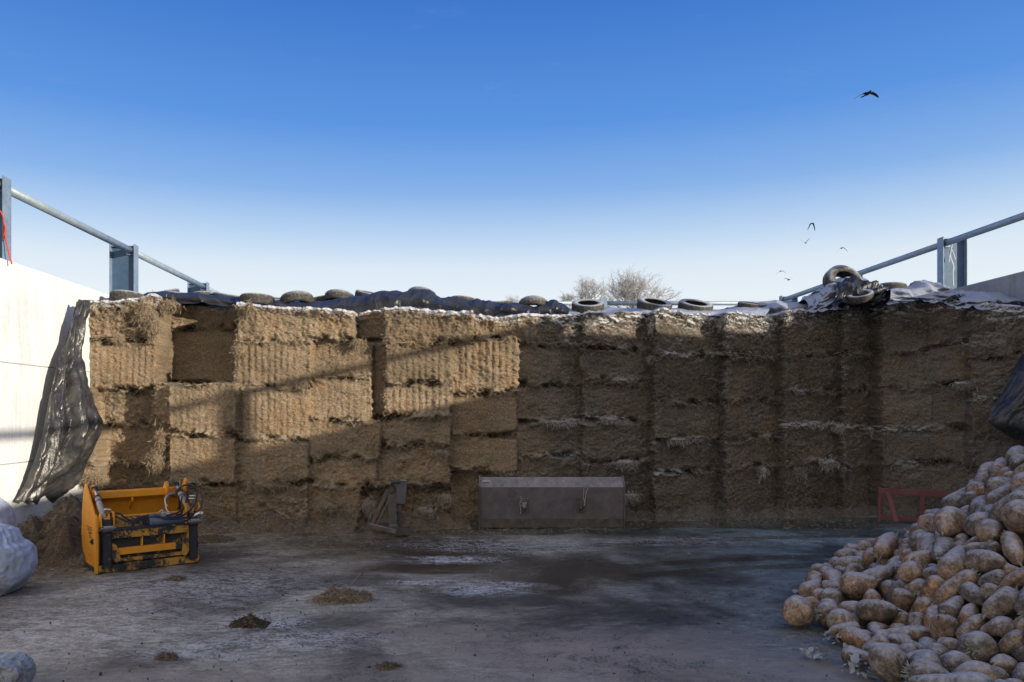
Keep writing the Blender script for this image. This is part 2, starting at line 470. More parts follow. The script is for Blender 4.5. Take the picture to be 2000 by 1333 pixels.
for c_ in CA:      # the left half was cut at a slight angle, turned towards the sun
    if 300 <= c_[0] < 1005 and c_[5] == 0 and c_[2] > 340 and c_[4] < 12.5: c_[5] = -.08; c_[4] += .03

DX = .0135
gx = np.concatenate([np.arange(XL + .01, 4.2, DX), np.arange(4.2, XR - .01, .0085)]); nz = 262
tt = np.linspace(0, 1, nz)
gX = np.tile(gx, (nz, 1)); top = np.interp(gx, TX, TZ) + .03 * fbm(gx * 2.2, 0 * gx, seed=5) + .022 * fbm(gx * 11, 0 * gx, seed=6)
gZ = tt[:, None] * top[None, :]
wx = gX + .026 * fbm(gX * 2, gZ * 2.4, seed=1) + .018 * fbm(gX * 14, gZ * 14, seed=2)
wz = gZ + .050 * fbm(gX * 2.2, gZ * 3, seed=3) + .022 * fbm(gX * 13, gZ * 13, seed=4)
dep = np.full(gX.shape, 99.0); cid = np.full(gX.shape, -1); sm = np.zeros(gX.shape); rib = np.zeros(gX.shape); rou = np.zeros(gX.shape); edge = np.zeros(gX.shape)
for grow in (0, .12, .4, 1.5):
    for i, (u0, v0, u1, v1, d, s, rb, ro) in enumerate(CA):
        x0 = (u0 - U0) * d / F; x1 = (u1 - U0) * (d + s * (u1 - u0) * d / F * (.9 if s > 0 else .68)) / F
        z1 = H + (V0 - v0) * d / F; z0 = H + (V0 - v1) * d / F
        if v0 <= 560: z1 = 9
        if v1 >= 1059: z0 = -9
        m = (wx > x0 - grow) & (wx < x1 + grow) & (wz > z0 - grow) & (wz < z1 + grow)
        dd = d + s * np.clip(wx - x0, 0, 2)
        m &= (cid < 0) if grow else (dd < dep)
        dz = np.minimum(np.abs(wz - z0), np.abs(wz - z1)); dx = np.minimum(np.abs(wx - x0), np.abs(wx - x1))
        dep = np.where(m, dd, dep); cid = np.where(m, i, cid); sm = np.where(m, np.exp(-(dz / .055) ** 2), sm)
        rib = np.where(m, rb, rib); rou = np.where(m, ro, rou); edge = np.where(m, np.exp(-(dx / .05) ** 2), edge)


def blur(a, k=1):
    for _ in range(k):
        p = np.pad(a, 1, mode='edge')
        a = (p[1:-1, 1:-1] * 2 + p[:-2, 1:-1] + p[2:, 1:-1] + p[1:-1, :-2] + p[1:-1, 2:]) / 6
    return a


sm0 = sm * (.55 + .9 * vn(gX * 1.7, gZ * 1.7, seed=50)); topb = np.exp(-((top[None, :] - gZ) / (.09 + .09 * sstep(.8, 2.0, gX) * (.5 + vn(gX * 4, 0 * gX, seed=64)))) ** 2)
lump = fbm(gX * 9, gZ * 12, seed=21, o=4); lump2 = fbm(gX * 22, gZ * 26, seed=22, o=3); big = fbm(gX * 1.6, gZ * 1.8, seed=23)
seamr = np.clip(sm0 + .75 * rou * (.4 + vn(gX * 2.3, gZ * 3.1, seed=24)) + .4 * edge * vn(gX * 3, gZ * 3, seed=51), 0, 1.6)
y = blur(dep, 1); gxd = np.abs(np.gradient(y, gx, axis=1)); stp = 1 - .8 * sstep(.8, 2.5, gxd)
y = y + .035 * big + .012 * fbm(gX * 30, gZ * 55, seed=25, o=2)
ribw = np.abs(np.sin(math.pi * (gX + .02 * fbm(gX * 2, gZ * 1.2, seed=26)) / .105)) ** .8
ribk = rib * (1 - np.clip(seamr, 0, 1)) * (.5 + .8 * vn(gX * 2, gZ * 1, seed=27))
y = y - .020 * ribk * ribw * (.35 + .9 * vn(gX / .105, gZ * 2.2, seed=62)) + .006 * rib * fbm(gX * 12, gZ * 60, seed=63, o=2)
y = y - seamr * stp * (.11 * lump + .06 * lump2 + .03)
hang = vn(gX * 3.1, gZ * 6, seed=61)
y = y + .17 * sm0 * sstep(.54, .74, vn(gX * 5, gZ * 9, seed=28))          # dark gaps where blocks tore away
y = y - .05 * topb * (1 + lump * 1.5) - .016 * stp * (.45 + .55 * sstep(.8, 1.2, gX)) * fbm(gX * 17, gZ * 34, seed=65, o=3) - .02 * stp * (.4 + .6 * sstep(.8, 1.2, gX)) * fbm(gX * 6, gZ * 9, seed=66, o=2)
crev = np.clip(sm0 * sstep(.54, .74, vn(gX * 5, gZ * 9, seed=28)) + .8 * rou * sstep(.66, .84, vn(gX * 7, gZ * 8, seed=29)), 0, 1)  # recessed seams also painted near black, shade put into the colour
crev = np.clip(crev + .35 * sm0 * (lump < -.15), 0, 1)
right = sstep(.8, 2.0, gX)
frost = np.clip(topb * 1.6 * (.35 + .65 * np.maximum(right, .35 + .0 * gX)) + (.10 + .45 * right) * np.clip(seamr, 0, 1) * sstep(.5, .75, vn(gX * 2.2, gZ * 4, seed=31)), 0, 1)
tone_c = np.array([random.Random(i * 7 + 3).uniform(.84, 1.14) for i in range(len(CA))])
left_side = sstep(-.3, -2.2, np.gradient(blur(dep, 1), gx, axis=1))  # step sides facing left, darkened in tone as painted shade
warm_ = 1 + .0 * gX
tone = (1.13 - .17 * right) * (1 - .22 * left_side) * (1 - .16 * vn(gX * .5, gZ * 14 + gX * .3, seed=67)) * (1 - .22 * vn(gX * 2.5, gZ * 2.5, seed=68)) * tone_c[np.clip(cid, 0, None)] * (1 - .12 * right) * (1 - .16 * right * sstep(1.6, 2.6, gZ)) * (1 - .10 * sstep(.9, 0, gZ)) * (1 - .28 * ribk * (1 - ribw)) * 1.08  # painted light: sunlit left half lifted, step sides and rib grooves darkened
straw = np.clip(.30 * seamr * (lump > .05) * (1 - .5 * right) + .06 * (1 - right), 0, 1)

clamp = empty('silage_clamp', (1.0, 12.4, 0))
tag(clamp, 'tall brown silage face cut in square blocks, sunlit on its left, frosted on top', 'silage clamp')
steep = sstep(1, 4, gxd)
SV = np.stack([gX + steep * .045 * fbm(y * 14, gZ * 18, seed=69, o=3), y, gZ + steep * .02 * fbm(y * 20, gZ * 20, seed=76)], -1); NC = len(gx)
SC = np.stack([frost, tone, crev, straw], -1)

# strands: short stalks poking out of the face, most along the torn seams
rs = np.random.RandomState(3)
wgt = (.035 + seamr * 1.5 + topb * .7 + left_side * 1.6).ravel(); wgt /= wgt.sum()
NS = 66000
pick = rs.choice(wgt.size, NS, p=wgt)
sp = SV.reshape(-1, 3)[pick] + rs.normal(0, 1, (NS, 3)) * [.007, .008, .007]
sp[:, 1] -= .004
ang = rs.normal(0, .5, NS); L = rs.uniform(.02, .065, NS) * (1 + .5 * (seamr.ravel()[pick] > .7))
dr = np.stack([np.cos(ang) * rs.choice([-1, 1], NS), -np.abs(rs.normal(.12, .2, NS)), np.sin(ang) - .15], -1)
dr /= np.linalg.norm(dr, axis=1)[:, None]


def strand_mesh(p, d, L, w, rs, droop=.25):
    """two-segment stalks (6 verts, 2 quads each)"""
    n = len(p)
    sd = np.cross(d, rs.normal(0, 1, (n, 3))); sd /= np.linalg.norm(sd, axis=1)[:, None] + 1e-9
    w = (np.ones(n) * w)[:, None]; L = L[:, None]
    m = p + d * L * .5 + rs.normal(0, 1, (n, 3)) * L * .08; e = p + d * L + np.array([0, 0, -1]) * L * droop
    V = np.stack([p - sd * w / 2, p + sd * w / 2, m - sd * w / 2, m + sd * w / 2, e - sd * w / 4, e + sd * w / 4], 1).reshape(-1, 3)
    b = np.arange(n)[:, None] * 6
    Fq = np.stack([b + [0, 1, 3, 2], b + [2, 3, 5, 4]], 1).reshape(-1, 4)
    return V, Fq


stw = rs.uniform(.0035, .008, NS)
stV, stF = strand_mesh(sp, dr, L, stw, rs)
scol = np.stack([frost.ravel()[pick] * .9, rs.uniform(.7, 1.5, NS), np.zeros(NS), rs.uniform(0, .9, NS) * (.45 + .55 * (1 - right.ravel()[pick]))], -1)
stC = np.repeat(scol, 6, axis=0); stcell = cid.ravel()[pick]
qc = np.minimum(cid[:-1, :-1], 999)
allq = grid_faces(nz, NC); qcell = qc.ravel()
for i in range(len(CA)):
    fq = allq[qcell == i]
    if len(fq) < 60:
        if i + 1 < len(CA): qcell[qcell == i] = i + 1
        stcell[stcell == i] = i + 1; continue
    u, inv = np.unique(fq, return_inverse=True)
    V1 = SV.reshape(-1, 3)[u]; C1 = SC.reshape(-1, 4)[u]; F1 = inv.reshape(-1, 4)
    k = np.where(stcell == i)[0]
    vi = (k[:, None] * 6 + np.arange(6)).ravel()
    V2 = stV[vi]; C2 = stC[vi]
    b = (np.arange(len(k)) * 6)[:, None] + len(V1)
    F2 = np.concatenate([b + [0, 1, 3, 2], b + [2, 3, 5, 4]])
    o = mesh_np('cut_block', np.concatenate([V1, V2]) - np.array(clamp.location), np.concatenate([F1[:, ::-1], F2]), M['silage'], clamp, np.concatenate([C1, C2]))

# top of the clamp: rounded lip, then a gently uneven top running back to the far wall
offs = np.array([0, .015, .04, .08, .14, .25, .45, .8, 1.4, 2.4, 4, 6, 8.2])
lipz = np.array([0, .020, .035, .040, .04, .02, .0, -.02, -.03, -.03, 0, 0, 0])
nt = len(offs)
Vt = np.zeros((nt, NC, 3)); Vt[..., 0] = gx[None]; Vt[..., 1] = np.minimum(y[-1][None, :] + offs[:, None], 21.1)
Vt[..., 2] = top[None, :] + lipz[:, None] + (offs[:, None] > 0) * (.02 * fbm(gx[None] * 14, Vt[..., 1] * 14, seed=40) + .02 * fbm(gx[None] * 4, Vt[..., 1] * 4, seed=41))
Ct = np.zeros((nt, NC, 4)); Ct[..., 0] = 1; Ct[..., 1] = 1
NL = 9000
kx = rs.randint(0, NC, NL); ko = rs.uniform(0, .25, NL)
lp = np.stack([gx[kx], y[-1][kx] + ko - .01, top[kx] + .02 - rs.uniform(0, .05, NL)], -1)
ld = np.stack([rs.normal(0, 1, NL), -np.abs(rs.normal(.2, .5, NL)), rs.normal(.25, .4, NL)], -1); ld /= np.linalg.norm(ld, axis=1)[:, None]
lV, lF = strand_mesh(lp, ld, rs.uniform(.02, .06, NL), rs.uniform(.004, .008, NL), rs)
lC = np.repeat(np.stack([np.full(NL, .95), rs.uniform(.8, 1.5, NL), np.zeros(NL), rs.uniform(.2, .9, NL)], -1), 6, 0)
o = mesh_np('top_crust', np.concatenate([Vt.reshape(-1, 3), lV]) - np.array(clamp.location), np.concatenate([grid_faces(nt, NC), lF + nt * NC]), M['silage'], clamp, np.concatenate([Ct.reshape(-1, 4), lC]))


def face_y(x, z):
    j = int(np.clip(np.searchsorted(gx, x), 0, NC - 1)); i = int(np.clip(z / top[j] * (nz - 1), 0, nz - 1)); return float(y[i, j])


def top_z(x): return float(np.interp(x, gx, top))


# tufts that hang over the lip at the block corners
def tuft(name, c, rad, n, L, parent, seed, down=.6, col=(0, 1.2, 0, .6), w=(.004, .009)):
    r = np.random.RandomState(seed)
    p = np.array(c) + r.normal(0, .45, (n, 3)) * rad
    d = r.normal(0, 1, (n, 3)) * [1, .7, .8]; d[:, 2] -= down; d /= np.linalg.norm(d, axis=1)[:, None]
    Vs, Fs = strand_mesh(p, d, r.uniform(.4, 1, n) * L, r.uniform(*w, n), r, .2)
    cc = np.tile(np.array(col, float), (n, 1)); cc[:, 1] *= r.uniform(.5, 1.3, n); cc[:, 3] *= r.uniform(.2, 1.4, n)
    # a lumpy core so the tuft has body
    m = np.array([[math.cos(a) * math.cos(b), math.sin(a) * math.cos(b), math.sin(b)] for b in np.linspace(-1.5, 1.5, 12) for a in np.linspace(0, 2 * math.pi, 19)])
    k = 1 + .55 * fbm(m[:, 0] * 2 + seed, m[:, 1] * 2, m[:, 2] * 2, seed=seed) + .3 * fbm(m[:, 0] * 6 + seed, m[:, 1] * 6, m[:, 2] * 6, seed=seed)
    Vc = np.array(c) + m * k[:, None] * np.array(rad) * .62
    Fc = grid_faces(12, 19)
    Cc = np.tile(np.array([col[0], col[1] * .8, .15, .2]), (len(Vc), 1))
    off = np.array(parent.location) if parent else 0
    return mesh_np(name, np.concatenate([Vc, Vs]) - off, np.concatenate([Fc, Fs + len(Vc)]), M['silage'], parent, np.concatenate([Cc, np.repeat(cc, 6, 0)]))


for k, (u, v, d, rx, rz, fr) in enumerate([
        (285, 612, 12.45, .17, .22, 0), (300, 640, 12.4, .12, .2, 0), (330, 596, 12.6, .16, .12, 0), (487, 602, 12.2, .06, .10, .0), (470, 690, 12.1, .12, .11, 0), (590, 745, 12.1, .10, .10, 0),
        (1147, 632, 12.68, .09, .10, .1), (1275, 638, 12.98, .08, .17, .1), (1141, 705, 12.66, .045, .12, 0), (1412, 632, 13.2, .10, .13, .2), (1275, 700, 13.0, .10, .06, 0),
        (1030, 655, 12.4, .10, .12, .1), (1555, 920, 13.45, .20, .13, .35), (1620, 905, 13.4, .14, .10, .6), (1640, 835, 13.6, .12, .08, .7), (1590, 828, 13.5, .2, .07, .6),
        (1325, 860, 13.0, .22, .06, .5), (1490, 922, 13.4, .10, .12, .6), (1220, 905, 12.8, .25, .07, .5), (1190, 820, 12.75, .2, .05, .5), (1090, 826, 12.5, .25, .05, .5), (700, 668, 12.25, .10, .08, 0),
        (870, 975, 12.35, .18, .12, .3), (830, 1000, 12.3, .22, .12, .3), (720, 990, 12.15, .12, .16, .3), (990, 920, 12.3, .2, .06, .5), (860, 885, 12.2, .16, .07, .3), (1880, 750, 12.6, .2, .05, .6), (1700, 840, 13.8, .1, .07, .7),
        (305, 900, 12.2, .16, .2, 0), (315, 860, 12.2, .10, .2, 0), (180, 935, 12.2, .22, .10, 0), (1230, 970, 12.8, .16, .08, .5), (640, 990, 12.1, .2, .1, .1), (530, 950, 12.1, .3, .07, 0)]):
    p = P(u, v, d)
    tuft('silage_tuft', p, (rx, .07, rz), int(500 * (rx * rz) ** .5 / .12), .09, clamp, 100 + k, 1.0, (fr, 1.15, 0, .55))

# loose litter along the foot of the face
r = np.random.RandomState(9)
nl = 640; sx = np.linspace(-6.0, 9.2, nl); fy = np.array([face_y(x, .15) for x in sx])
rowsn = 16; V = []; Cc = []
for j in range(rowsn):
    q = j / (rowsn - 1)
    out = (.42 + .28 * vn(sx * .9, 0 * sx, seed=70)) * np.where(sx < .2, 1.25, .55)
    yy = fy + .08 - out * q
    hh = (.17 + .10 * vn(sx * 2.1, 0 * sx, seed=71)) * (1 - q) ** 1.2
    hh = hh * (.5 + .8 * vn(sx * 5, 0 * sx, seed=75)); zz = hh + (.10 * (1 - q) + .03) * fbm(sx * 7, yy * 7, seed=72) + .05 * (1 - q) * fbm(sx * 22, yy * 22, seed=74) - .012 * (q > .9) - .01
    V.append(np.stack([sx, yy, zz], -1)); Cc.append(np.stack([np.full(nl, .06) * (sx > 1), np.full(nl, .6), .3 * vn(sx * 12, yy * 12, seed=73), np.full(nl, .15)], -1))
V = np.concatenate(V); Cc = np.concatenate(Cc)
n = 26000; kk = r.randint(0, len(V), n)
pp = V[kk] + r.normal(0, .015, (n, 3)); dd = r.normal(0, 1, (n, 3)) * [1, 1, .35]
ns_ = 4200; sel = r.choice(n, ns_, replace=False); pp[sel, 1] -= np.abs(r.exponential(.75, ns_)); pp[sel, 0] = np.clip(pp[sel, 0] * .9 - r.uniform(0, 2.5, ns_), -5.7, 8); pp[sel, 1] = np.maximum(pp[sel, 1], 5.2); pp[sel, 2] = .006; dd[sel, 2] *= .08; dd /= np.linalg.norm(dd, axis=1)[:, None]
Vs, Fs = strand_mesh(pp, dd, r.uniform(.02, .08, n), r.uniform(.004, .008, n), r)
cs = np.stack([np.full(n, .15), r.uniform(.4, 1.3, n), np.zeros(n), r.uniform(0, .6, n)], -1)
lit = mesh_np('loose_silage', np.concatenate([V, Vs]), np.concatenate([grid_faces(rowsn, nl)[:, ::-1], Fs + len(V)]), M['silage'], None, np.concatenate([Cc, np.repeat(cs, 6, 0)]))
tag(lit, 'ragged strip of dark loose silage fallen along the foot of the cut face', 'loose silage', kind='stuff')


def heap(name, cx, cy, rx, ry, h, n, seed, label, cat='silage heap', tone_=.9, straw_=.25, L=.07, rot=0, group=None, peaks=1.0):
    N = 70; a = np.linspace(-1.15, 1.15, N); A, B = np.meshgrid(a, a); r = np.random.RandomState(seed)
    rr = np.hypot(A, B); wob = 1 + .55 * fbm(A * 2.2 + seed, B * 1.6, seed=seed)
    hz = h * np.clip(1 - (rr * wob) ** 1.5, 0, 1) * (1 + .5 * peaks * fbm(A * 2.5, B * 2.5, seed=seed + 1)) + h * .26 * fbm(A * 8, B * 8, seed=seed + 2, o=5) * (rr < 1)
    hz = np.where(rr * wob < 1, np.maximum(hz, .001), -.01)
    c, s = math.cos(rot), math.sin(rot)
    Vv = np.stack([A * rx * c - B * ry * s, A * rx * s + B * ry * c, hz], -1).reshape(-1, 3)
    ok = np.where(hz.ravel() > .002)[0]; kk = r.choice(ok, n)
    pp = Vv[kk] + r.normal(0, .006, (n, 3)) + [0, 0, .004]; dd = r.normal(0, 1, (n, 3)) * [1, 1, .5]; dd /= np.linalg.norm(dd, axis=1)[:, None]; dd[:, 2] = np.abs(dd[:, 2])
    q_ = r.choice(n, n // 4, replace=False); an_ = r.uniform(0, 6.28, len(q_)); rd_ = .55 + np.abs(r.normal(0, .38, len(q_))); pp[q_] = np.stack([np.cos(an_) * rd_ * rx, np.sin(an_) * rd_ * ry, np.full(len(q_), .004)], -1); dd[q_, 2] *= .1
    Vs, Fs = strand_mesh(pp, dd, r.uniform(.3, 1, n) * L, r.uniform(.003, .006, n), r, .3)
    c1 = np.tile([0, tone_, 0, straw_], (len(Vv), 1)).astype(float); c1[:, 2] = .5 * (vn(Vv[:, 0] * 9, Vv[:, 1] * 9, seed=seed) > .6)
    c2 = np.stack([np.zeros(n), r.uniform(.5, 1.4, n) * tone_, np.zeros(n), r.uniform(0, 1, n) * straw_ * 2], -1)
    o = mesh_np(name, np.concatenate([Vv, Vs]), np.concatenate([grid_faces(N, N), Fs + len(Vv)]), M['silage'], None, np.concatenate([c1, np.repeat(c2, 6, 0)]))
    o.location = (cx, cy, 0); tag(o, label, cat, group); return o


def G(u, v): d = F * H / (v - V0); return (u - U0) * d / F, d


heap('silage_heap', -5.15, 10.15, .78, 1.25, .58, 16000, 5, 'brown heap of loose silage between the left wall and the yellow bucket', tone_=.62, straw_=.12, L=.10, peaks=1.6)
heap('silage_heap', *G(412, 1056), .30, .22, .06, 2500, 6, 'low scatter of greenish silage just right of the yellow bucket', tone_=.8)
GC = 'clumps dropped on the yard'
x, yq = G(668, 1172)
heap('straw_clump', x, yq, .24, .14, .10, 2800, 7, 'golden clump of straw with one stalk sticking up, alone in the middle of the yard', 'straw clump', 1.25, .55, .09, group=GC)
x, yq = G(488, 1219)
heap('muck_clump', x, yq, .14, .10, .065, 700, 8, 'small dark muddy clump beside a frosty streak', 'clump', .35, .05, .03, group=GC)
x, yq = G(343, 1132)
heap('straw_clump', x, yq, .09, .05, .018, 700, 9, 'small olive clump of straw in front of the yellow bucket', 'straw clump', .9, .3, .06, group=GC)
x, yq = G(325, 1284)
heap('straw_clump', x, yq, .07, .035, .012, 400, 10, 'tiny flat tuft of straw nearest the bottom left of the yard', 'straw clump', .8, .25, .05, group=GC)
x, yq = G(760, 1303)
heap('straw_clump', x, yq, .08, .05, .014, 350, 12, 'thin tuft of straw on the gritty tan patch in the foreground', 'straw clump', .7, .25, .05, group=GC)
# one long stalk
mb = MB(); x, yq = G(680, 1165)
mb.tube([(x, yq, .06), (x + .05, yq + .03, .14), (x + .12, yq + .05, .22)], .0035, 5)
st = mb.build('straw_stalk', M['straw']); st.parent = bpy.data.objects['straw_clump']; st.location = -Vector(bpy.data.objects['straw_clump'].location)

# ------------------------------------------------------------------ ground: one sheet, fine near the camera
def axis(lo, hi, st, far):
    a = list(np.arange(lo, hi + 1e-6, st)); s = st; x = hi
    up = []
    while x < far: s *= 1.45; x += s; up.append(x)
    s = st; x = lo; dn = []
    while x > -far: s *= 1.45; x -= s; dn.append(x)
    return np.array(dn[::-1] + a + up)


ax, ay = axis(-6.6, 7.4, .032, 3000), axis(4.4, 14.2, .032, 3000)
X, Y = np.meshgrid(ax, ay)
near = sstep(30, 14, np.abs(X)) * sstep(30, 20, np.abs(Y))


def blob(cx, cy, rx, ry, k=1.0, s=.35, seed=0, rot=0.0):
    c, sn = math.cos(rot), math.sin(rot)
    a = ((X - cx) * c + (Y - cy) * sn) / rx; b = (-(X - cx) * sn + (Y - cy) * c) / ry
    r = np.hypot(a, b) + .35 * fbm(X * 1.3 / max(.3, rx), Y * 1.3 / max(.3, ry), seed=seed, o=4)
    return k * sstep(1 + s, 1 - s, r)


wet = 0 * X
for a in [(5.0, 12.9, 3.2, .75, 1, .15), (3.0, 12.6, 2.3, .45, .95, .2), (1.15, 8.7, 1.0, 1.2, .9, .5), (-.2, 10.4, 1.5, .95, .75, .5), (.1, 9.0, 1.3, .35, .9, .4), (-1.4, 10.9, 1.2, .7, .8, .5),
          (3.3, 9.0, 2.3, 2.0, .5, .6), (2.6, 6.9, 1.3, 1.5, .55, .6), (1.4, 7.2, 1.3, 1.0, .45, .5), (-1.0, 9.9, 1.0, .5, .6, .5), (.2, 11.8, 2.2, .4, .85, .3), (-2.4, 11.2, 1.2, .4, .4, .5)]:
    wet = np.maximum(wet, blob(*a[:4], a[4], a[5], seed=int(a[0] * 10) % 91))
ice = 0 * X
for a in [(-.03, 9.5, .60, .24, 1.0, .5), (-.36, 8.2, .42, .12, .9, .5), (.28, 7.85, .42, .24, .95, .6), (.75, 10.6, 1.35, .70, .60, .4), (3.0, 10.9, 1.6, .40, .5, .5), (3.6, 13.0, .45, .05, 1.2, .2),
          (-.1, 11.2, .15, .05, 1.2, .3), (-1.68, 6.65, .35, .22, .95, .6), (-1.3, 6.15, .6, .3, .65, .7), (-1.9, 5.9, .5, .3, .5, .6), (-2.7, 8.0, 1.3, .8, .5, .7), (.3, 8.15, .5, .15, .75, .5), (-3.4, 6.6, 1.0, .8, .42, .7), (4.9, 11.0, 1.4, .3, .3, .6)]:
    ice = np.maximum(ice, blob(*a[:4], a[4], a[5], seed=int(a[1] * 10) % 97))
dirt = 0 * X
for a in [(.9, 5.75, 1.3, .55, .95, .6), (-.1, 6.3, 1.1, .22, .75, .6), (2.2, 5.35, .8, .45, .8, .6), (-1.7, 5.2, 1.0, .22, .7, .6), (.95, 8.0, .14, .10, 1.0, .4), (1.15, 7.55, .18, .08, .8, .4), (1.7, 6.2, .7, .25, .7, .7), (-3.6, 7.3, 1.0, .9, .35, .8), (.2, 5.2, 2.5, .4, .6, .7)]:
    dirt = np.maximum(dirt, blob(*a[:4], a[4], a[5], seed=int(a[0] * 13) % 89))
mud = np.clip(sstep(11.0, 12.4, Y) * .9 * sstep(1.5, 0, X) + blob(-5.0, 10, 1.3, 2.2, .9, .4, 3) + blob(-2.6, 10.4, 2.2, 1.0, .55, .5, 8) + blob(-4.2, 7.4, 1.6, 1.0, .4, .6, 12) + blob(-2.4, 8.0, .8, .35, .5, .6, 18), 0, 1)
# tyre tracks: slightly darker wet arcs
for k, (cx, cy, R0_) in enumerate([(6.5, -3.0, 12.4), (6.5, -3.0, 12.9), (6.5, -3.0, 14.3)]):
    d = np.abs(np.hypot(X - cx, Y - cy) - R0_ + .1 * fbm(X, Y, seed=80 + k)); wet = np.maximum(wet, .9 * sstep(.20, .08, d) * sstep(-1, 2.0, X))
Zg = near * ((.008 * fbm(X * 1.1, Y * 1.1, seed=90) + .006 * fbm(X * 5, Y * 6, seed=91) * (1 - wet)) + .006 * sstep(.1, .5, fbm(X * 9, Y * 14, seed=92)) * (1 - wet)) - .010
Zg = np.where(wet > .6, Zg * .15 - .010, Zg)
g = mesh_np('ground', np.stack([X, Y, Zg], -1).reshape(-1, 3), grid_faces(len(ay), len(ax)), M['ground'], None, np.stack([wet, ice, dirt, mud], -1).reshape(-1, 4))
tag(g, 'wet concrete yard with puddles, thin ice and gritty tan patches', kind='structure')

# small pebbles and crumbs strewn on the yard
rr = np.random.RandomState(4)
n = 1100; V = []; Fs = []
base = np.array([[1, 0, 0], [0, 1, 0], [-1, 0, 0], [0, -1, 0], [0, 0, 1], [0, 0, -1]], float); bf = np.array([[0, 1, 4], [1, 2, 4], [2, 3, 4], [3, 0, 4], [1, 0, 5], [2, 1, 5], [3, 2, 5], [0, 3, 5]])
px = rr.uniform(-5.5, 5, n); py = 4.7 + 6.8 * rr.uniform(0, 1, n) ** 1.2
s = np.clip(rr.lognormal(-5.2, .45, n), 0, .013)
for i in range(n):
    R = np.array(Euler(rr.uniform(0, 6, 3)).to_matrix())
    V.append((base * s[i] * rr.uniform(.6, 1.4, (6, 1)) * [1.3, 1, .55]) @ R.T + [px[i], py[i], s[i] * .2 - .004]); Fs.append(bf + 6 * i)
cr = mesh_np('grit', np.concatenate(V), np.concatenate(Fs), M['straw_dark'], None, None, False)
tag(cr, 'dark crumbs and grit strewn over the wet yard', kind='stuff')


# ------------------------------------------------------------------ concrete side walls in precast panels
def side_wall(name, x, sgn, mat, label, ys, WT=WT):
    w = empty(name, (x, 10, 0)); tag(w, label, 'wall')
    zs = [(-.05, 1.12), (1.12, 2.48), (2.48, WT)]
    for a, b in zip(ys[:-1], ys[1:]):
        for z0, z1 in zs:
            mb = MB(); g_ = .005
            mb.box((x, a + g_, z0 + g_), (x + sgn * .16, b - g_, z1 - g_) if sgn > 0 else (x, b - g_, z1 - g_)) if sgn > 0 else mb.box((x - .16, a + g_, z0 + g_), (x, b - g_, z1 - g_))
            o = mb.build('wall_panel', mat, w, bevel=.008); o.location = -Vector(w.location)
    mb = MB(); x0, x1 = sorted((x + sgn * .012, x + sgn * .55)); mb.box((x0, ys[0], -.05), (x1, ys[-1], WT - .03))
    o = mb.build('wall_core', M['backing'], w); o.location = -Vector(w.location)
    return w


PY = [10.36 - 4.15 * k for k in range(4, 0, -1)] + [10.36, 14.51, 18.66, 22.5]
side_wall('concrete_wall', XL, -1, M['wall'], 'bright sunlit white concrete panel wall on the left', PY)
RY = [-12.0, -8.1, -4.26, -.43, 3.4, 7.23, 11.07, 14.9, 19.05, 22.5]
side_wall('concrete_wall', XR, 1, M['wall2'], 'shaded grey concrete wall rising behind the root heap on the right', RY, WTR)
ew = empty('concrete_wall', (1, 22.55, 0)); tag(ew, 'low back wall closing the far end of the clamp under the pipe rail', 'wall')
mb = MB(); mb.box((XL - .5, 22.52, -.05), (XR + .5, 22.8, 3.3)); o = mb.build('wall_panel', M['wall2'], ew); o.location = -Vector(ew.location)

# ------------------------------------------------------------------ railings
RH, RHR = 4.87, 5.10


def i_post(rail, x, y, sgn, z0, z1):
    """H-section post: web across the wall, a flange at each end"""
    p = MB(); d = .47
    a, b = sorted((x, x + sgn * d)); p.box((a + .012, y - .006, z0), (b - .012, y + .006, z1)); po = p.build('post', M['post'], rail); po.location = -Vector(rail.location)
    for xx in (x, x + sgn * d):
        lo, hi = sorted((xx, xx + .014 * (1 if xx == min(a, b) else -1)))
        f = MB(); f.box((lo - .001, y - .095, z0 - .002), (hi, y + .095, z1 + .012)); o = f.build('flange', M['flange'], po, bevel=.002)
    c = MB(); c.box((a + .014, y - .075, z1 - .03), (b - .014, y - .006, z1 - .018)); c.build('cap_plate', M['flange'], po)
    return po


def railing(name, x, sgn, ys, label, WT, RH):
    r = empty(name, (x + sgn * .25, ys[0], WT)); tag(r, label, 'railing', 'railings round the top of the clamp')
    for yy in ys: i_post(r, x + sgn * .02, yy, sgn, WT, RH + .10)
    for a, b in zip(ys[:-1], ys[1:]):
        t = MB(); xr = x + sgn * .115
        t.tube([(xr, a + .03, RH), (xr, b - .03, RH)], .062, 20)
        o = t.build('rail', M['rail'], r, smooth=True); o.location = -Vector(r.location)
        for q, e in ((a, .02), (b, -.02)):
            pl = MB(); pl.box((xr - .085, q + e - .012, RH - .085), (xr + .085, q + e + .012, RH + .085)); pl_o = pl.build('end_plate', M['flange'], o, bevel=.002)
    return r


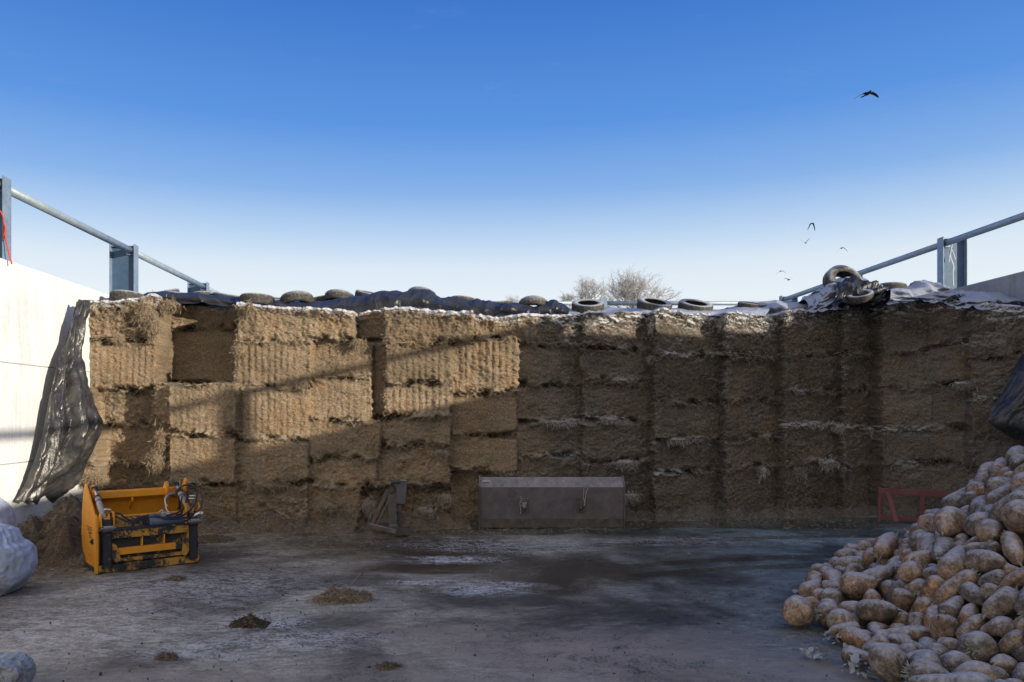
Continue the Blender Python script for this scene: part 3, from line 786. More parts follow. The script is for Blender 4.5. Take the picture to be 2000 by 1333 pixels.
lr = railing('railing', XL - .02, -1, [6.21, 10.36, 14.51, 18.66, 22.3], 'pale pipe rail on blue steel posts along the sunlit left wall', WT, RH)
rr_ = railing('railing', XR + .02, 1, [-4.26, 3.4, 7.23, 11.07, 14.9, 18.73, 22.3], 'shaded blue pipe rail on steel posts along the right wall', WTR, RHR)
br = empty('railing', (1, 22.3, 3.3)); tag(br, 'frosty white pipe rail crossing low behind the tyres at the far end', 'railing', 'railings round the top of the clamp')
px_ = (1178 - U0) * 22.3 / F; RH = 5.0
for a, b in ((XL - .1, -1.2), (-1.2, px_), (px_, XR + .1)):
    t = MB(); t.tube([(a + .04, 22.3, RH), (b - .04, 22.3, RH)], .062, 20); o = t.build('rail', M['rail'], br, smooth=True); o.location = -Vector(br.location)
for a in (-1.2, px_):
    t = MB(); t.box((a - .035, 22.2, 3.3), (a + .035, 22.4, RH + .12)); t.box((a - .095, 22.18, 3.3), (a + .095, 22.2, RH + .125)); t.box((a - .095, 22.4, 3.3), (a + .095, 22.414, RH + .125))
    o = t.build('post', M['flange'], br, bevel=.003); o.location = -Vector(br.location)

# cords tied to the posts
mb = MB(); yy = 10.25
pts = [P(-30, 385, yy), P(2, 415, yy), P(8, 440, yy), P(9, 455, yy - .02), P(14, 480, yy), P(19, 500, yy), P(23, 516, yy)]
mb.tube(catmull(pts, 5), .010, 6); mb.tube(catmull([P(8, 440, yy), P(11, 448, yy - .03), P(7, 462, yy - .02), P(10, 450, yy)], 5), .014, 6)
mb.tube(catmull([P(9, 455, yy - .02), P(7, 470, yy)], 3), .009, 6)
tag(mb.build('red_cord', M['red_cord'], smooth=True), 'frayed red cord tied round the leftmost steel post', 'cord')
mb = MB(); yy = 14.8
mb.tube(catmull([P(1860, 470, yy), P(1858, 485, yy - .03), P(1856, 500, yy), P(1862, 520, yy), P(1861, 535, yy - .02), P(1862, 560, yy)], 5), .011, 6)
mb.tube(catmull([P(1859, 478, yy), P(1855, 495, yy), P(1854, 513, yy)], 5), .009, 6); mb.tube(catmull([P(1859, 488, yy), P(1864, 500, yy), P(1865, 508, yy)], 5), .008, 6)
tag(mb.build('white_cord', M['white_cord'], smooth=True), 'white frosted cord hanging down the steel post on the right', 'cord')

# ------------------------------------------------------------------ lean-to shed beyond the right wall (unseen; added to shade the right of the face)
sh = empty('sun_blocker', (13.8, 10, 0)); tag(sh, 'grey lean-to shed added unseen outside the right wall to shade the silage face', 'sun_blocker')
def shpart(n, lo, hi, mat):
    mb = MB(); mb.box(lo, hi); o = mb.build(n, mat, sh); o.location = -Vector(sh.location)
def roofz(y): return 5.35 - .238 * (y - 6.0)  # pitch shaped so the cast shadow ends near the silage top
mb = MB(); mb.prism([(11.6, 5.13, 0), (11.6, 5.13, roofz(5.13)), (11.6, 12.6, roofz(12.6)), (11.6, 12.6, 0)], (.12, 0, 0)); o = mb.build('side_wall', M['wall2'], sh); o.location = -Vector(sh.location)  # added wall that blocks the sun
mb = MB(); mb.prism([(11.5, 5.08, roofz(5.08) + .003), (11.5, 12.8, roofz(12.8) + .003), (11.5, 12.8, roofz(12.8) + .06), (11.5, 5.08, roofz(5.08) + .06)], (4.6, 0, 0)); o = mb.build('roof', M['rail'], sh); o.location = -Vector(sh.location)
shpart('blocker_front', (11.74, 5.15, 0), (16, 5.3, 5.3), M['wall2']); shpart('blocker_back', (11.74, 12.45, 0), (16, 12.59, 3.7), M['wall2'])

# ------------------------------------------------------------------ sheets: a control net, bent and creased
def resample(net, nr, nc):
    net = np.array([[tuple(p) for p in r] for r in net], float)
    def cr(a, n, ax_):
        a = np.moveaxis(a, ax_, 0); m = len(a); t = np.linspace(0, m - 1, n); i = np.clip(t.astype(int), 0, m - 2); f = (t - i)[:, None, None]
        g = lambda k: a[np.clip(k, 0, m - 1)]
        p0, p1, p2, p3 = g(i - 1), g(i), g(i + 1), g(i + 2)
        o = .5 * (2 * p1 + (p2 - p0) * f + (2 * p0 - 5 * p1 + 4 * p2 - p3) * f ** 2 + (3 * p1 - p0 - 3 * p2 + p3) * f ** 3)
        return np.moveaxis(o, 0, ax_)
    return cr(cr(net, nr, 0), nc, 1)


def creases(a, b, seed, f=1.0, dirs=None):
    w = .5 * fbm(a * .8 * f, b * .8 * f, seed=seed)
    h = 0; amp = 1
    for i, (rot, sc_) in enumerate([(.3, 1.6), (1.2, 2.9), (2.3, 5.0), (.8, 8.5), (1.9, 14)]):
        ro_ = rot + seed if dirs is None else dirs[0] + dirs[1] * math.sin(i * 2.4 + seed)
        c, s = math.cos(ro_), math.sin(ro_)
        u = (a * c + b * s) * sc_ * f + w * 1.6; v = (-a * s + b * c) * sc_ * f * (.38 if dirs is None else .15)
        h = h + amp * (1 - np.abs(2 * vn(u, v, seed=seed + i * 5) - 1) ** .75 * 1.4); amp *= .66
    return h / 2.0


def sheet(name, net, nr, nc, mat, amp, seed, f=1.0, parent=None, folds=None, ragged=0.0, bias=-.3, dirs=None):
    G_ = resample(net, nr, nc)
    du = np.gradient(G_, axis=1); dv = np.gradient(G_, axis=0)
    N = np.cross(du, dv); N /= np.linalg.norm(N, axis=2, keepdims=True) + 1e-9
    a = np.cumsum(np.linalg.norm(du, axis=2), axis=1); b = np.cumsum(np.linalg.norm(dv, axis=2), axis=0)
    h = creases(a, b, seed, f, dirs) + bias
    if folds: h = h + folds(np.linspace(0, 1, nc)[None, :], np.linspace(0, 1, nr)[:, None], a, b)
    G_ = G_ + N * (amp * h)[..., None]
    Vv = G_.reshape(-1, 3); Fq = grid_faces(nr, nc)
    if ragged:
        e = np.minimum(np.arange(nr)[:, None], nr - 1 - np.arange(nr)[:, None]) / nr; e = np.minimum(e, np.minimum(np.arange(nc), nc - 1 - np.arange(nc))[None] / nc)
        keep = (e > ragged * vn(a * 4, b * 4, seed=seed + 3)).ravel()
        Fq = Fq[keep[Fq].all(1)]
    o = mesh_np(name, Vv, Fq, mat, parent)
    return o


def ridge(us, crest, d0, d1, d2, front, mat, amp, seed, name, label, f=1.2, nr=34, nc=300, rag=.0, grp=None, dirs=None):
    """a sheet lying across the top: near hem at the silage lip, crest behind, tail running back"""
    net = []
    for k in range(6):
        row = []
        for u, vc, vf in zip(us, crest, front):
            x = (u - U0) * d0 / F
            zf = H + (V0 - vf) * d0 / F; zc = H + (V0 - vc) * d1 / F; X1 = (u - U0) * d1 / F; X2 = (u - U0) * d2 / F
            row.append([(x, d0 - .0, zf - .02), (x, d0 + .10, zf + .02), ((x + X1) / 2, (d0 + d1) / 2 - .05, (zf * .45 + zc * .55)), (X1, d1, zc), (X1, d1 + .25, zc - .03), (X2, d2, min(zc - .10, 3.66))][k])
        net.append(row)
    o = sheet(name, net, nr, nc, mat, amp, seed, f, ragged=rag, dirs=dirs); tag(o, label, 'plastic sheet', grp)
    return o


GS = 'silage sheets laid over the clamp'
ridge([176, 215, 260, 300, 345, 385, 430, 470], [592, 586, 581, 574, 572, 576, 578, 586], 12.75, 13.05, 14.6, [600, 594, 592, 588, 592, 594, 597, 602], M['black'], .08, 3, 'plastic_sheet',
      'black sheet between the tyres at the left end of the clamp top', nc=200, grp=GS)
ridge([462, 500, 545, 600, 640, 690, 740, 790, 832, 850, 880], [590, 593, 591, 592, 588, 580, 573, 572, 572, 580, 590], 12.6, 12.95, 14.4, [602, 606, 606, 608, 611, 617, 611, 606, 605, 607, 610], M['black'], .085, 5, 'plastic_sheet',
      'deep blue-black sheet pulled into a creased hump below two tyres', 1.2, grp=GS, dirs=(-.6, .4), nr=60)
ridge([850, 880, 920, 960, 1000, 1040, 1065, 1080, 1096, 1110], [584, 585, 586, 589, 592, 600, 596, 587, 598, 606], 12.75, 13.05, 14.6, [611, 613, 615, 620, 619, 619, 618, 617, 617, 617], M['black'], .075, 8, 'plastic_sheet',
      'crumpled black sheet ending in a dark pointed fold near the middle', 1.6, nc=220, grp=GS)
ridge([1085, 1130, 1200, 1260, 1330, 1400, 1440, 1500], [607, 605, 603, 604, 604, 606, 602, 600], 13.3, 13.8, 17.5, [617, 614, 615, 612, 616, 617, 616, 618], M['frosted'], .035, 13, 'plastic_sheet',
      'flat frosted white sheet beneath the three ring-like tyres', 1.2, nc=260, grp=GS)
ridge([1420, 1470, 1520, 1560, 1590, 1630, 1660], [603, 596, 590, 590, 592, 584, 588], 13.7, 14.1, 16.5, [616, 620, 616, 612, 609, 604, 603], M['frosted'], .12, 17, 'plastic_sheet',
      'frosted grey sheet in soft folds right of the flat tyres', 1.0, nc=220, grp=GS, dirs=(1.2, .5), nr=60)
ridge([1575, 1610, 1640, 1665, 1690, 1715, 1745, 1775], [592, 568, 556, 548, 551, 562, 570, 582], 13.35, 13.75, 15.2, [608, 604, 600, 600, 602, 606, 598, 594], M['frosted'], .15, 23, 'plastic_sheet',
      'shiny crumpled heap of sheet piled against the upright tyre', 1.7, nc=240, nr=60, grp=GS)
ridge([1630, 1650, 1672, 1695, 1718, 1738], [563, 553, 549, 552, 560, 572], 13.22, 13.6, 14.2, [596, 590, 592, 596, 592, 590], M['black'], .13, 29, 'plastic_sheet',
      'dark glossy sheet wadded in front of the upright tyre', 2.2, nc=160, nr=60, grp=GS)
ridge([1735, 1775, 1800, 1835, 1870, 1910, 1960, 2020, 2080], [574, 570, 560, 561, 572, 573, 577, 583, 586], 12.75, 13.2, 13.9, [598, 594, 594, 594, 597, 600, 603, 606, 606], M['frosted'], .17, 37, 'plastic_sheet',
      'frosted blue-grey sheet lapping in long folds up to the right wall', 1.5, nc=320, nr=90, grp=GS, dirs=(1.0, .7))
ridge([1870, 1900, 1940, 1980, 2030, 2080], [582, 575, 577, 582, 584, 588], 12.5, 12.9, 13.6, [600, 600, 601, 606, 606, 606], M['frosted'], .14, 43, 'plastic_sheet',
      'twisted dark roll of sheet at the right end of the clamp top', 1.6, nc=200, nr=60, grp=GS, dirs=(1.1, .5))

# sheet hanging down the left wall
vs = [585, 612, 640, 680, 715, 750, 790, 830, 870, 905, 945, 985]
le = [150, 140, 131, 121, 110, 102, 92, 84, 76, 68, 57, 46]
re = [182, 176, 171, 166, 172, 184, 198, 214, 196, 172, 138, 84]
net = []
for v, a, b in zip(vs, le, re):
    row = []
    dl = 5.88 * F / (U0 - a)
    for t in np.linspace(0, 1, 6):
        u = a + (b - a) * t
        d = dl + (12.0 - dl) * t * .75 - .12 * math.sin(math.pi * t)
        row.append(P(u, v, d))
    net.append(row)


def cfold(s, t, a, b):
    return (.9 * np.sin(s * 11 + 3 * t + 2.2 * np.sin(t * 4)) + .5 * np.sin(s * 23 - 4 * t)) * (.5 + .7 * t) * .8


cu = sheet('plastic_sheet', net, 190, 90, M['curtain'], .085, 51, 2.0, folds=cfold, ragged=.02, dirs=(.05, .35))
tag(cu, 'torn silvery-black sheet hanging down beside the sunlit left wall', 'plastic sheet', GS)
# flap at the right edge
net = []
for v, a, b in zip([690, 720, 760, 800, 830, 862], [1996, 1978, 1958, 1934, 1930, 1985], [2090, 2090, 2090, 2095, 2095, 2100]):
    net.append([P(a + (b - a) * t, v + (12 * t if v > 800 else 0), 12.0 - .25 * math.sin(3 * t) - .2 * t) for t in np.linspace(0, 1, 5)])
fl = sheet('plastic_sheet', net, 90, 90, M['curtain'], .06, 61, 1.5, ragged=.02, dirs=(.5, .4))
tag(fl, 'dull dark flap of sheet hanging over the silage at the right edge', 'plastic sheet', GS)


# ------------------------------------------------------------------ tyres
def tyre_mesh(R=.31, W=.19, seed=0):
    prof = [(R * .60, -W * .40), (R * .66, -W * .46), (R * .80, -W * .50), (R * .92, -W * .48), (R * .975, -W * .40), (R, -W * .30), (R * 1.005, -W * .1), (R * 1.005, W * .1), (R, W * .30), (R * .975, W * .40),
            (R * .92, W * .48), (R * .80, W * .50), (R * .66, W * .46), (R * .60, W * .40), (R * .63, W * .36), (R * .80, W * .42), (R * .93, W * .25), (R * .95, 0), (R * .93, -W * .25), (R * .80, -W * .42), (R * .63, -W * .36)]
    ns = 96; V = []; n = len(prof)
    for j in range(ns):
        a = 2 * math.pi * j / ns
        for i, (r, z) in enumerate(prof):
            if 4 <= i <= 9:
                r -= (.010 if (j + (i % 2)) % 2 else 0)
            V.append((r * math.cos(a), r * math.sin(a), z))
    Fq = [(j * n + i, j * n + (i + 1) % n, ((j + 1) % ns) * n + (i + 1) % n, ((j + 1) % ns) * n + i) for j in range(ns) for i in range(n)]
    o = mesh_np('tyre', np.array(V), np.array(Fq)[:, ::-1], M['tyre'])
    return o


def tyre(u, v, d, s, rx, ry, label, rz=0, proto=[None]):
    if proto[0] is None: proto[0] = tyre_mesh(); o = proto[0]
    else: o = proto[0].copy(); COL.objects.link(o)
    o.location = P(u, v, d); o.rotation_euler = (rx, ry, rz); o.scale = (s, s, s)
    tag(o, label, 'tyre', 'old tyres holding the sheets down')


tyre(250, 584, 12.95, .93, -.10, .05, 'flat-lying tyre nearest the left wall, just right of the blue steel post')
tyre(293, 583, 13.3, .75, .15, -.1, 'small dark tyre peeping up behind the first tyre on the left')
tyre(352, 581, 13.3, .92, .1, .12, 'half-covered tyre below the short third post of the left rail')
tyre(400, 583, 13.6, .80, -.1, -.05, 'thin edge of a tyre lying right below the end of the left rail')
tyre(502, 588, 12.95, .92, -.05, .02, 'tyre with its brown tread facing forward, first one right of the black sheet gap')
tyre(580, 589, 13.0, .90, -.25, -.14, 'tyre tipped up to the left, between the brown-treaded tyre and the sheet hump')
tyre(664, 586, 13.4, .88, -.30, .1, 'tyre sunk behind the left shoulder of the creased sheet hump')
tyre(823, 581, 13.35, .84, -.35, .14, 'tyre tilted behind the right end of the creased sheet hump')
tyre(1042, 600, 13.2, .85, -.42, .08, 'brown tyre leaning against the dark pointed fold of sheet')
tyre(1148, 600, 13.6, .92, .38, -.02, 'leftmost of the three frosted ring-like tyres, in front of the short white post')
tyre(1278, 598, 13.7, .99, .40, .13, 'middle one of the three frosted ring-like tyres, highest of them')
tyre(1358, 601, 13.8, .98, .38, .10, 'rightmost of the three frosted ring-like tyres')
tyre(1648, 556, 14.2, 1.22, 1.15, .12, 'big tyre standing nearly upright on the crumpled sheet heap', .15)
tyre(1622, 576, 14.0, 1.0, .3, -.35, 'frosted tyre lying half buried left of the upright tyre')
tyre(1738, 567, 14.0, .90, -.1, .05, 'pale tyre lying right of the crumpled sheet heap')
tyre(1680, 580, 13.3, .7, .35, -.3, 'tyre wrapped in sheet at the foot of the crumpled heap')

for u, v, d, s_, rx, ry, lab in [
        (216, 588, 13.6, .8, .2, .2, 'sunken tyre at the far left end, tucked behind the first one'), (322, 577, 13.9, .85, .2, -.2, 'dark tyre arching up between two tyres left of the end of the left rail'),
        (446, 584, 13.4, .85, .1, .15, 'tyre pressed into the black sheet just right of the end of the left rail'), (538, 590, 13.5, .75, .2, .1, 'low tyre wedged between the brown-treaded one and the tipped one'),
        (624, 589, 13.6, .8, .1, -.2, 'low dark tyre between the tipped tyre and the sunk one'), (722, 580, 13.7, .85, .2, .2, 'tyre mostly buried in the crest of the sheet hump'),
        (905, 593, 13.5, .85, -.1, .1, 'low tyre half under the crumpled black sheet right of the hump'), (975, 598, 13.6, .8, .1, -.15, 'low tyre left of the brown leaning one'),
        (1468, 600, 13.9, .8, .25, .1, 'tyre outline under the frosted sheet right of the three ring-like tyres'), (1806, 570, 13.4, .85, .2, .15, 'frosted tyre under the folded sheet left of the right-hand steel post')]:
    tyre(u, v, d, s_, rx, ry, lab)

# ------------------------------------------------------------------ bare frosted trees beyond the clamp
def tree(u, vb, vt, wpx, d, seed, label, dens=1.0, thick=1.0, pale=False):
    r = random.Random(seed)
    root = empty('bare_tree', ((u - U0) * d / F, d, 0)); tag(root, label, 'tree', 'bare trees beyond the clamp')
    base = P(u, vb, d); Hh = (vb - vt) * d / F; Wd = wpx * d / F
    zf = base.z - Hh * .25
    mb = MB(); mb.tube([(base.x, d, 0), (base.x + .1, d, zf * .5), (base.x, d, zf)], [.38 * thick, .30 * thick, .24 * thick], 10)
    t = mb.build('trunk', M['bark'], root, smooth=True); t.location = -Vector(root.location)
    cr = MB()

    def grow(p, dirn, L, rad, lev):
        pts = [p]; q = p.copy(); dd = dirn.copy(); n = 3
        for i in range(n):
            dd = (dd + Vector((r.gauss(0, .20), r.gauss(0, .20), r.gauss(.04, .14)))).normalized(); q = q + dd * L / n; pts.append(q.copy())
        cr.tube(pts, [rad * (1 - .45 * i / n) for i in range(n + 1)], 4 if lev > 1 else 6, False)
        if lev >= 5: return
        kids = {0: 3, 1: 4, 2: 4, 3: 4, 4: 3}[lev]
        for k in range(kids):
            f = r.uniform(.35, 1) if k else 1
            pp = pts[min(n, max(1, int(f * n + .5)))]
            nd = (dd + Vector((r.gauss(0, .6), r.gauss(0, .5), r.gauss(.05, .38)))).normalized()
            grow(pp, nd, L * r.uniform(.55, .8), max(rad * .55, .009 * thick), lev + 1)
    nl = max(5, int(14 * dens))
    for k in range(nl):
        a = -1 + 2 * (k + .5) / nl
        tgt = Vector((a * Wd * .62, r.uniform(-.3, .3) * Wd, Hh * (1.05 - .72 * abs(a) ** 2.2)))
        L = tgt.length
        grow(Vector((base.x, d, zf)), tgt.normalized(), L * .50, .085 * thick, 1)
    c = cr.build('crown', M['twig'], root); c.location = -Vector(root.location)


tree(1238, 592, 533, 128, 80, 3, 'largest bare frosted tree, wide domed crown right of the short white post', 1.3)
tree(1146, 592, 537, 58, 78, 8, 'slender bare frosted tree left of the short white post', .6, .9)
tree(1113, 596, 570, 40, 95, 12, 'faint low frosted treetop left of the slender tree', .5, .7)
tree(1003, 598, 580, 44, 120, 15, 'distant pale treetop barely showing above the leaning tyre', .5, .7)


# ------------------------------------------------------------------ birds
def bird(u, v, d, span, hdg, bank, flap, tip, label, up=0.0):
    """one continuous skinned body: tapered trunk, head, tail, two bent wings"""
    mb = MB(); s = span * 1.2
    body = [(-.30, 0, 0, .012), (-.22, 0, 0, .030), (-.08, 0, 0, .060), (.06, 0, .0, .062), (.15, 0, .012, .040), (.20, 0, .02, .036), (.245, 0, .015, .018), (.275, 0, .01, .004)]
    mb.tube([(a * s * .8, b, c * s) for a, b, c, r in body], [r * s * .95 for *_, r in body], 12)
    mb.prism([(-.20 * s, -.02 * s, .0), (-.36 * s, -.07 * s, 0), (-.38 * s, 0, 0), (-.36 * s, .07 * s, 0), (-.20 * s, .02 * s, 0)], (0, 0, .008 * s))
    for sg in (-1, 1):
        st_ = [(.02, .07, -.10, 0), (.16, .09, -.11, flap * .16), (.30, .06, -.10, flap * .16 + tip * .14), (.44, -.02, -.12, flap * .16 + tip * .30), (.50, -.09, -.13, flap * .16 + tip * .38)]
        vs, fs = [], []
        for yy, xf, xb, z in st_:
            for zz in (0, .012): vs += [(xf * s, sg * yy * s, (z + zz) * s), (xb * s, sg * yy * s, (z + zz * .4) * s)]
        for i in range(len(st_) - 1):
            b0, b1 = i * 4, i * 4 + 4
            fs += [(b0, b1, b1 + 1, b0 + 1), (b0 + 2, b0 + 3, b1 + 3, b1 + 2), (b0, b0 + 2, b1 + 2, b1), (b0 + 1, b1 + 1, b1 + 3, b0 + 3)]
        fs += [(0, 1, 3, 2), (b1, b1 + 2, b1 + 3, b1 + 1)]
        mb.add(vs, fs)
    o = mb.build('bird', M['bird'], smooth=False); o.location = P(u, v, d); o.rotation_euler = (bank, up, hdg); tag(o, label, 'bird', 'birds flying over the clamp')


bird(1695, 183, 28, .80, -1.45, .10, .1, -.42, 'largest dark bird gliding alone high in the blue sky')
bird(1586, 437, 40, .42, -1.2, 0, .1, -1.9, 'dark bird with drooped wings, topmost of the lower flock')
bird(1573, 475, 42, .40, -2.2, .1, .9, .9, 'dark bird with raised wings left in the middle of the flock')
bird(1644, 485, 40, .46, -1.9, .1, .1, -1.2, 'dark arched-wing bird farthest right in the lower flock')
bird(1525, 530, 44, .44, -1.9, .1, .0, -.8, 'small dark bird farthest left, just above its neighbour')
bird(1541, 547, 44, .44, -1.4, 0, .5, .2, 'small dark bird flying lowest, closest to the rail corner', )

# ------------------------------------------------------------------ yellow silage grab bucket
g0 = Vector(G(190, 1120) + (0,))
yb = empty('silage_grab', (g0.x, g0.y, 0), (0, 0, math.radians(38)))
tag(yb, 'battered yellow silage grab bucket with hydraulic rams and hoses, by the left wall', 'grab bucket')
W = 1.14


def side_plate(x, mat, name='side_plate', t=.02):
    mb = MB(); pr = [(0, .02), (-.015, .40), (.10, .60), (.42, .86), (.60, .965), (.68, .90), (.76, .62), (.78, .36), (.72, .13), (.62, .03)]
    mb.prism([(x, a, z) for a, z in pr], (t, 0, 0)); return mb.build(name, mat, yb, bevel=.004)


lp = side_plate(0, M['yellow']); side_plate(W - .02, M['yellow_worn'])
mb = MB(); mb.prism([(-.012, -.02, 0), (-.012, .64, 0), (-.012, .74, .11), (-.012, .70, .12), (-.012, .60, .045), (-.012, -.02, .045)], (.012, 0, 0)); mb.build('skid_edge', M['grime'], yb, bevel=.003)
mb = MB(); mb.prism([(-.03, -.05, .0), (-.03, .0, .0), (-.03, .05, .30), (-.03, .04, .55), (-.03, .0, .66), (-.03, -.04, .62), (-.03, -.06, .35)], (.028, 0, 0)); mb.build('frame_edge', M['yellow'], yb, bevel=.003)
# small dark text block and bolt on the outer plate
mb = MB()
for r_, (z, a, b) in enumerate([(.475, .26, .50), (.455, .24, .46), (.435, .26, .48), (.415, .24, .40), (.400, .28, .42), (.375, .28, .40), (.355, .26, .38)]):
    y0 = a
    rg = random.Random(r_)
    while y0 < b:
        w_ = rg.uniform(.018, .05); mb.box((-.0035, y0, z), (-.0008, min(b, y0 + w_), z + .008)); y0 += w_ + .012
mb.build('warning_text', M['decal'], lp)
mb = MB(); mb.tube([(-.03, .13, .34), (-.001, .13, .34)], .032, 12); mb.tube([(-.045, .13, .34), (-.001, .13, .34)], .018, 8); mb.build('pivot_bolt', M['grime'], lp)
# back frame facing the camera
def bx(n, mat, lo, hi, rot=None, bev=.004, par=None): mb = MB(); mb.box(lo, hi, rot); return mb.build(n, M[mat], par or yb, bevel=bev)


bx('back_plate', 'grime', (.02, .02, .03), (W - .02, .035, .46))
bx('top_beam', 'yellow_worn', (.13, -.05, .375), (W - .10, .02, .465))
bx('top_ledge', 'grime', (.10, -.06, .465), (W - .10, .12, .485))
bx('middle_beam', 'yellow', (.20, -.04, .185), (W - .28, .02, .262))
bx('middle_beam', 'grime', (W - .28, -.042, .18), (W - .08, .018, .262))
bx('lower_beam', 'yellow_worn', (.16, -.03, .105), (W - .12, .02, .145))
bx('bottom_edge', 'yellow_worn', (0, -.05, 0), (W, .02, .085))
for x in (.47, .72): bx('rib', 'yellow', (x, -.045, .262), (x + .014, .02, .376))
bx('rib', 'yellow', (W - .14, -.045, .30), (W - .12, .02, .40))
for x in (.04, W - .13):
    m_ = 'grime'
    mb = MB(); mb.box((x, -.07, .05), (x + .10, -.05, .60)); mb.box((x, -.07, .05), (x + .015, .06, .62)); mb.box((x + .085, -.07, .05), (x + .10, .06, .62)); mb.box((x, -.045, .57), (x + .10, .06, .60)); mb.build('hitch_post', M[m_], yb, bevel=.004)
    mb = MB(); mb.prism([(x + .10, -.06, .34), (x + .155, -.06, .30), (x + .20, -.06, .12), (x + .15, -.06, .09), (x + .09, -.06, .16)] if x < .5 else [(x, -.06, .34), (x - .06, -.06, .30), (x - .09, -.06, .12), (x - .04, -.06, .09), (x + .01, -.06, .16)], (0, .018, 0)); mb.build('gusset', M['yellow_worn'], yb, bevel=.004)
    mb = MB(); mb.tube([(x + .0, -.10, .50), (x + .10, -.10, .50)], .035, 12); mb.tube([(x - .03, -.10, .50), (x + .13, -.10, .50)], .018, 10); mb.build('hitch_pin', M['rust'], yb)
bx('post_plate', 'yellow', (.155, -.05, .46), (.175, .06, .68)); bx('post_plate', 'yellow', (W - .17, -.05, .46), (W - .15, .06, .72))
bx('inner_wall', 'yellow_worn', (.18, .10, .44), (W - .17, .115, .60), (-.25, 0, 0)); bx('inner_rail', 'yellow', (.18, .16, .585), (W - .17, .20, .61))
# far jaw
mb = MB(); pr = [(.66, .30), (.70, .50), (.66, .72), (.60, .84), (.62, .85), (.69, .73), (.725, .50), (.68, .29)]
mb.prism([(.03, a, z) for a, z in pr], (W - .06, 0, 0)); jaw = mb.build('jaw', M['yellow'], yb, bevel=.003)
bx('floor_plate', 'grime', (.02, .02, .01), (W - .02, .64, .03))
mb = MB(); mb.box((.08, .50, .78), (W - .06, .61, .87)); mb.build('jaw_beam', M['yellow'], jaw, bevel=.012)
for x in (.05, W - .24):
    mb = MB(); mb.prism([(x, .56, .70), (x, .44, .80), (x, .42, .90), (x, .47, .955), (x, .54, .94), (x, .60, .86)], (.028, 0, 0)); mb.build('pivot_ear', M['yellow'], jaw, bevel=.006)
mb = MB(); mb.prism([(W - .05, .36, .80), (W - .05, .30, .96), (W - .05, .35, 1.0), (W - .05, .46, .90), (W - .05, .50, .80)], (.028, 0, 0)); mb.build('pivot_ear', M['yellow'], jaw, bevel=.006)
mb = MB(); mb.prism([(.50, .50, .78), (.50, .47, .74), (.50, .60, .62), (.50, .64, .66)], (.016, 0, 0)); mb.build('jaw_rib', M['yellow'], jaw)
for k in range(9):
    x = .12 + k * (W - .24) / 8; mb = MB(); mb.tube([(x, .66, .31), (x, .64, .19), (x, .58, .08)], [.018, .014, .004], 8); mb.build('tine', M['grime'], jaw)
# rams
for x, s in ((.075, 1), (W - .115, 1)):
    a, b = Vector((x, .46, .915)), Vector((x, .0, .60)); m_ = a.lerp(b, .28)
    mb = MB(); mb.tube([a.lerp(b, .02), m_], .017, 14); rod = mb.build('ram_rod', M['chrome'], yb, smooth=True)
    mb = MB(); mb.tube([m_, b], .033, 18); br_ = mb.build('ram_barrel', M['ram'], yb, smooth=True)
    mb = MB(); mb.tube([m_.lerp(b, .0), m_.lerp(b, .06)], .037, 18); mb.tube([m_.lerp(b, .22), m_.lerp(b, .25)], .0355, 18); mb.build('ram_collar', M['hose'], br_, smooth=True)
    mb = MB(); c = a; mb.tube([(x - .03, c.y, c.z), (x + .03, c.y, c.z)], .026, 12); mb.build('ram_eye', M['grime'], rod)
    mb = MB(); mb.tube([(x - .045, b.y, b.z), (x + .045, b.y, b.z)], .022, 12); mb.prism([(x - .05, -.06, .52), (x - .05, -.03, .655), (x - .05, .02, .67), (x - .05, .06, .62), (x - .05, .05, .50)], (.014, 0, 0)); mb.prism([(x + .036, -.06, .52), (x + .036, -.03, .655), (x + .036, .02, .67), (x + .036, .06, .62), (x + .036, .05, .50)], (.014, 0, 0)); mb.build('ram_bracket', M['yellow'], br_, bevel=.003)
mb = MB(); mb.tube([(.55, -.035, .535), (.56, -.035, .535), (W - .20, -.035, .535), (W - .19, -.035, .535)], [.040, .050, .050, .040], 20); tb = mb.build('grey_cylinder', M['blue'], yb, smooth=True)
mb = MB(); mb.tube([(W - .19, -.035, .53), (W - .13, -.035, .525)], .03, 12); mb.tube([(.535, -.035, .535), (.55, -.035, .535)], .032, 12); mb.build('cylinder_cap', M['grime'], tb)


def hose(pts, r=.011, mat='hose', name='hose'): mb = MB(); mb.tube(catmull(pts, 8), r, 10); return mb.build(name, M[mat], yb, smooth=True)


hose([(.10, .02, .645), (.16, .0, .665), (.23, -.03, .655), (.29, -.05, .60), (.36, -.05, .57), (.46, -.04, .60), (.56, -.03, .612)])
hose([(.11, .0, .66), (.20, -.02, .62), (.30, -.05, .565), (.38, -.06, .56), (.48, -.05, .585), (.56, -.04, .60)])
hose([(.70, -.03, .605), (.78, -.05, .60), (.88, -.05, .62), (.97, .0, .68), (1.02, .06, .78), (1.0, .12, .86), (.95, .16, .86), (.90, .14, .80)])
hose([(.70, -.05, .595), (.80, -.08, .57), (.92, -.07, .58), (1.04, -.03, .64), (1.12, .02, .74), (1.14, .06, .85), (1.08, .10, .93), (.99, .14, .91), (.92, .17, .85)])
hose([(.62, -.07, .60), (.74, -.10, .56), (.90, -.10, .555), (1.05, -.08, .58), (1.16, -.04, .66), (1.19, 0, .78), (1.14, .05, .87), (1.05, .08, .90)], .009)
hose([(.86, -.05, .59), (.93, -.03, .60), (.955, .0, .65), (.95, .03, .74), (.97, .07, .80)], .009)
mb = MB(); mb.tube([(.55, -.035, .608), (.64, -.04, .605)], .020, 10); mb.tube([(.64, -.04, .605), (.70, -.04, .60)], .014, 10); mb.build('hose_coupling', M['blue'], yb, smooth=True)
